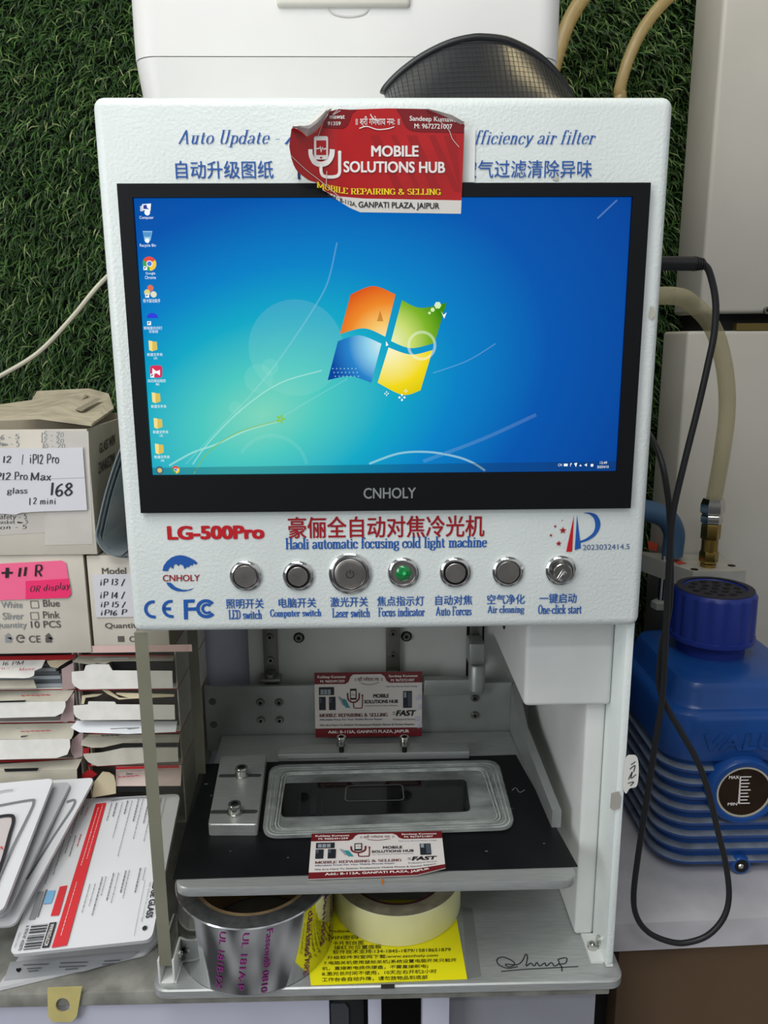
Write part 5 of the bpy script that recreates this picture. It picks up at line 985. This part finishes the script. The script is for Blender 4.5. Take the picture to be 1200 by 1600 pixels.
sc_ = at(1162, 1237, PY0-.006); m = MB(); m.lathe([(.0365, -.012), (.0365, -.001), (.034, .0022), (.0305, .0026), (.0285, .0016), (.0285, -.004)], sc_, (0, -1, 0), pblue, 48, False); m.build('sight_glass_ring', pm)
m = MB(); m.lathe([(.0286, 0), (.0284, .0012), (.0265, .0014), (.0262, .0006)], sc_, (0, -1, 0), mat('cream_gasket', 'b9b4a0', .4), 40, False); m.lathe([(.0264, .0008), (.0002, .0010)], sc_, (0, -1, 0), mat('dark_oil_glass', '2a1c10', .12, noise=.3, scale=60, coat=.4), 40)
yS = sc_.y-.0016
for s, b in (('MAX', (1139, 1212, 1155, 1217)), ('MIN', (1137, 1254, 1152, 1258.5))): m.text(s, pr(*b, yS), white_ink, bold=.03)
m.poly([at(*p, yS) for p in ((1156, 1213), (1158, 1213), (1156, 1255), (1153, 1255))], white_ink)
for i in range(9): y = 1213+i*5.15; x = 1156-i*.3; w = 18 if i % 4 == 0 else (16 if i % 2 == 0 else 14); m.poly(pr(x, y, x+w, y+1.7, yS), white_ink)
m.build('sight_glass', pm)
cc = at(1114, 960, .248); zt0 = .2015; zt1 = at(1114, 937, .248-.041).z
m = MB(); m.lathe([(.036, 0), (.036, .014)], (cc.x, .248, zt0), (0, 0, 1), cap_b, 48)
prof = lambda r, z: [(cc.x+r*(1 if (k_ % 6) < 4 else .965)*math.cos(2*PI*k_/96), .248+r*(1 if (k_ % 6) < 4 else .965)*math.sin(2*PI*k_/96), z) for k_ in range(96)]
rc = (at(1177, 965, .248-.01).x-at(1050, 965, .248-.01).x)/2; circ = lambda r, z: [(cc.x+r*math.cos(2*PI*k_/96), .248+r*math.sin(2*PI*k_/96), z) for k_ in range(96)]
m.loft([circ(rc*.90, zt0+.0135), circ(rc, zt0+.016), circ(rc, zt0+.021), prof(rc*.985, zt0+.0215), prof(rc*.97, zt1-.006), circ(rc*.95, zt1-.004), circ(rc*.9, zt1-.0005), circ(rc*.72, zt1), circ(rc*.70, zt1-.002)], cap_b)
m.build('exhaust_cap', pm)
m = MB(); m.lathe([(rc*.90, -.0008), (rc*.9, .0006), (rc*.74, .001)], (cc.x, .248, zt1), (0, 0, 1), dusty, 48, False); m.lathe([(rc*.74, -.0012), (.0002, -.0011)], (cc.x, .248, zt1), (0, 0, 1), dusty, 40)
for rr, k_ in ((0, 1), (.28, 6), (.54, 11)):
    for i in range(k_): a_ = 2*PI*i/k_; m.lathe([(rc*.085, 0), (.0002, .00002)], (cc.x+rc*rr*math.cos(a_), .248+rc*rr*math.sin(a_), zt1-.0006), (0, 0, 1), dark_hole, 12)
m.build('cap_grille', pm)
yB = .295; b0, b1 = at(1083, 893, yB), at(1166, 893, yB); zB = b0.z; alu_dull = mat('cast_aluminium', 'b4b2a8', .5, .35, noise=.1, scale=40)
m = MB(); m.prism([(b0.x, yB, zB-.022), (b1.x, yB, zB-.022), (b1.x, .36, zB-.022), (b0.x-.02, .38, zB-.022), (b0.x-.045, .40, zB-.022)], (0, 0, .022), alu_dull); m.box(b0.x+.004, b1.x-.004, yB+.004, .333, .2005, zB-.021, alu_dull)
for px, py in ((1085, 890), (1143, 884)): m.lathe([(.0045, 0), (.0045, .0006), (.0002, .0006)], atz(px, py, zB), (0, 0, 1), dark_hole, 16)
for b in (((1057, 874), (1074, 880), (1060, 882), (1052, 877)), ((1012, 845), (1028, 850), (1026, 862), (1013, 858))): m.poly([atz(*p, zB+.0005) for p in b], mat('red_sticker', 'b8432f', .5))
m.build('valve_block', pm, fix=True)
brass = mat('brass', '9c8446', .3, 1); hx = lambda r, a: [(r, a)]
m = MB(); fb = atz(1106, 885, zB); zf = lambda y: at(1107, y, fb.y).z; px2 = (at(1120, 840, fb.y).x-at(1094, 840, fb.y).x)/2
m.lathe([(px2*.9, 0), (px2*.9, .004)], fb, (0, 0, 1), brass, 24); h = lambda y: zf(y)-zB
m.lathe([(px2*1.02, h(878)), (px2*1.1, h(875)), (px2*1.1, h(863)), (px2, h(860))], fb, (0, 0, 1), brass, 6); m.lathe([(px2*.95, h(861)), (px2*.95, h(842))], fb, (0, 0, 1), brass, 24); m.lathe([(px2*1.05, h(842)), (px2*1.12, h(840)), (px2*1.12, h(820)), (px2*1.05, h(818))], fb, (0, 0, 1), brass, 6)
m.build('brass_fitting', pm)
m = MB(); m.lathe([(px2*1.18, h(817)), (px2*1.24, h(815)), (px2*1.24, h(806)), (px2*1.1, h(804))], fb, (0, 0, 1), steel, 6); m.lathe([(px2*1.1, h(804)), (px2*1.38, h(800)), (px2*1.38, h(788)), (px2*1.15, h(779)), (px2*1.0, h(778))], fb, (0, 0, 1), steel, 6); m.build('hose_nut', pm)
grip = mat('blue_grip', '3c5a78', .5, noise=.08); yH = .345
m = MB(); m.tube([at(x, y, yH) for x, y in ((940, 778), (985, 793), (1020, 800), (1043, 812), (1053, 832), (1052, 852), (1050, 868))], lambda t: .0135-.001*t, grip, 14); m.build('carry_handle', pm)
m = MB(); a = at(1040, 868, yH); bz_ = at(1033, 940, yH); m.tube([a, at(1036, 905, yH), bz_], .0045, steel, 10); m.lathe([(.012, 0), (.012, .008), (.008, .010)], bz_-Vector((0, 0, .008)), (0, 0, 1), alu_dull, 6); m.build('handle_rod', pm)
m = MB(); m.box(.222, .322, .338, .46, zp, zB-.0235, mat('motor_blue', '10306e', .45), .012, 4); m.build('motor_housing', pm)

# hoses
hose = see_through('clear_yellowed_hose', 'd2cba8', .34, .08); amber = see_through('amber_hose', 'e0c890', .36, .12)
m = MB(); H_ = [(1005, 470, .20), (1045, 462, .21), (1085, 478, .23), (1115, 515, .25), (1132, 575, .265), (1136, 640, .28), (1128, 710, .292), (1115, 782, fb.y)]
m.tube([Vector((.2012, .195, at(1000, 473, .195).z))]+[at(*p) for p in H_[1:]], .0088, hose, 14); o = m.build('clear_hose', org=tuple(at(1136, 640, .28))); tag(o, 'clear yellowed hose curving from the machine down to the pump fitting', 'hose')
m = MB(); m.tube([Vector((.17, .40, .50)), Vector((.19, .40, .66))]+[at(x, y, .40) for x, y in ((958, 175), (968, 140), (981, 95), (1003, 48), (1036, 5), (1075, -28))], .0068, amber, 12); o = m.build('amber_hose', org=tuple(at(981, 95, .40))); tag(o, 'yellowish hose arching up behind the top right corner of the machine', 'hose')
m = MB(); m.tube([at(x, y, .43) for x, y in ((836, 330), (846, 190), (864, 110), (884, 45), (905, 5), (935, -35))], .0088, amber, 12); o = m.build('amber_hose', org=tuple(at(886, 40, .43))); tag(o, 'short yellowish hose end beside the right side of the white appliance', 'hose')
# power cable with its plug
cbl = mat('black_cable', '1d1d1f', .45)
pc = thing('power_cable', 'black power cable with a round plug, hanging in a long loop at the right', 'cable', tuple(at(1060, 412, .06)))
m = MB(); C_ = [(1096, 411, .060), (1108, 424, .060), (1118, 470, .060), (1116, 520, .060), (1106, 570, .060), (1090, 640, .060), (1070, 720, .058), (1052, 800, .056), (1046, 870, .055), (1042, 950, .055), (1038, 1040, .055), (1034, 1095, .055), (1024, 1160, .054), (1012, 1240, .052), (998, 1330, .050), (990, 1400, .050), (996, 1435, .050), (1015, 1458, .050), (1045, 1471, .050), (1072, 1473, .050), (1105, 1462, .050), (1130, 1435, .050), (1139, 1400, .052), (1134, 1350, .054), (1122, 1300, .056), (1108, 1240, .057), (1090, 1190, .058), (1062, 1140, .060), (1042, 1105, .062), (1030, 1070, .062), (1034, 1010, .063), (1046, 950, .064), (1048, 880, .065), (1046, 800, .066), (1038, 740, .07), (1028, 705, .08), (1012, 675, .10), (985, 640, .14)]
m.tube([at(*p) for p in C_]+[Vector((.2015, .19, at(960, 620, .19).z))], .0027, cbl, 10, 6); m.build('cord', pc)
m = MB(); a = Vector((.2005, .06, at(1045, 411, .06).z)); b = at(1084, 412, .06); cE = at(1101, 413, .06); m.tube([a, a.lerp(b, .5), b], .0056, cbl, 16, 2, False); m.tube([b, b.lerp(cE, .5), cE], lambda t: .0052-.0018*t, cbl, 12, 4, False)
for i in range(4): p = b.lerp(cE, i/4); m.lathe([(.0058-.0004*i, 0), (.0058-.0004*i, .001)], p, (1, 0, 0), cbl, 14)
for i in range(4): p = a.lerp(b, .08+i*.1); m.lathe([(.006, 0), (.006, .0012)], p, (1, 0, 0), cbl, 14)
m.build('plug', pc)
# paper tag on the machine's right flank
m = MB(); tg = [at(978, 1186, .0085), at(988, 1180, .0085), at(996, 1184, .0085), at(998, 1205, .0085), at(995, 1228, .0085), at(984, 1232, .0085), at(978, 1240, .0085), at(974, 1228, .0085)]; tg = cat(tg, 4, True)
m.prism(tg, (0, .0006, 0), mat('tag_paper', 'd9d8d2', .6)); yG = .0082
for pts in (((982, 1218), (988, 1206), (986, 1216), (994, 1210)), ((981, 1224), (990, 1222), (985, 1228)), ((984, 1202), (992, 1196), (990, 1206)), ((986, 1195), (993, 1190))): m.stroke([at(*p, yG) for p in pts], .0008, (0, 1, 0), pen_ink)
o = m.build('paper_tag', org=tuple(at(980, 1235, .0085)), fix=True); tag(o, 'small torn white paper tag with pen scribbles stuck on the machine right edge', 'paper tag')
m = MB(); m.prism([at(*p, .0105) for p in ((955, 1239), (966, 1236), (970, 1244), (968, 1262), (958, 1266), (953, 1262))], (0, -.0006, 0), mat('old_tape', 'a8a59c', .5, noise=.15)); o = m.build('tape_scrap', org=tuple(at(960, 1262, .0105)), fix=True); tag(o, 'scrap of greyish old tape on the white right upright', 'tape')
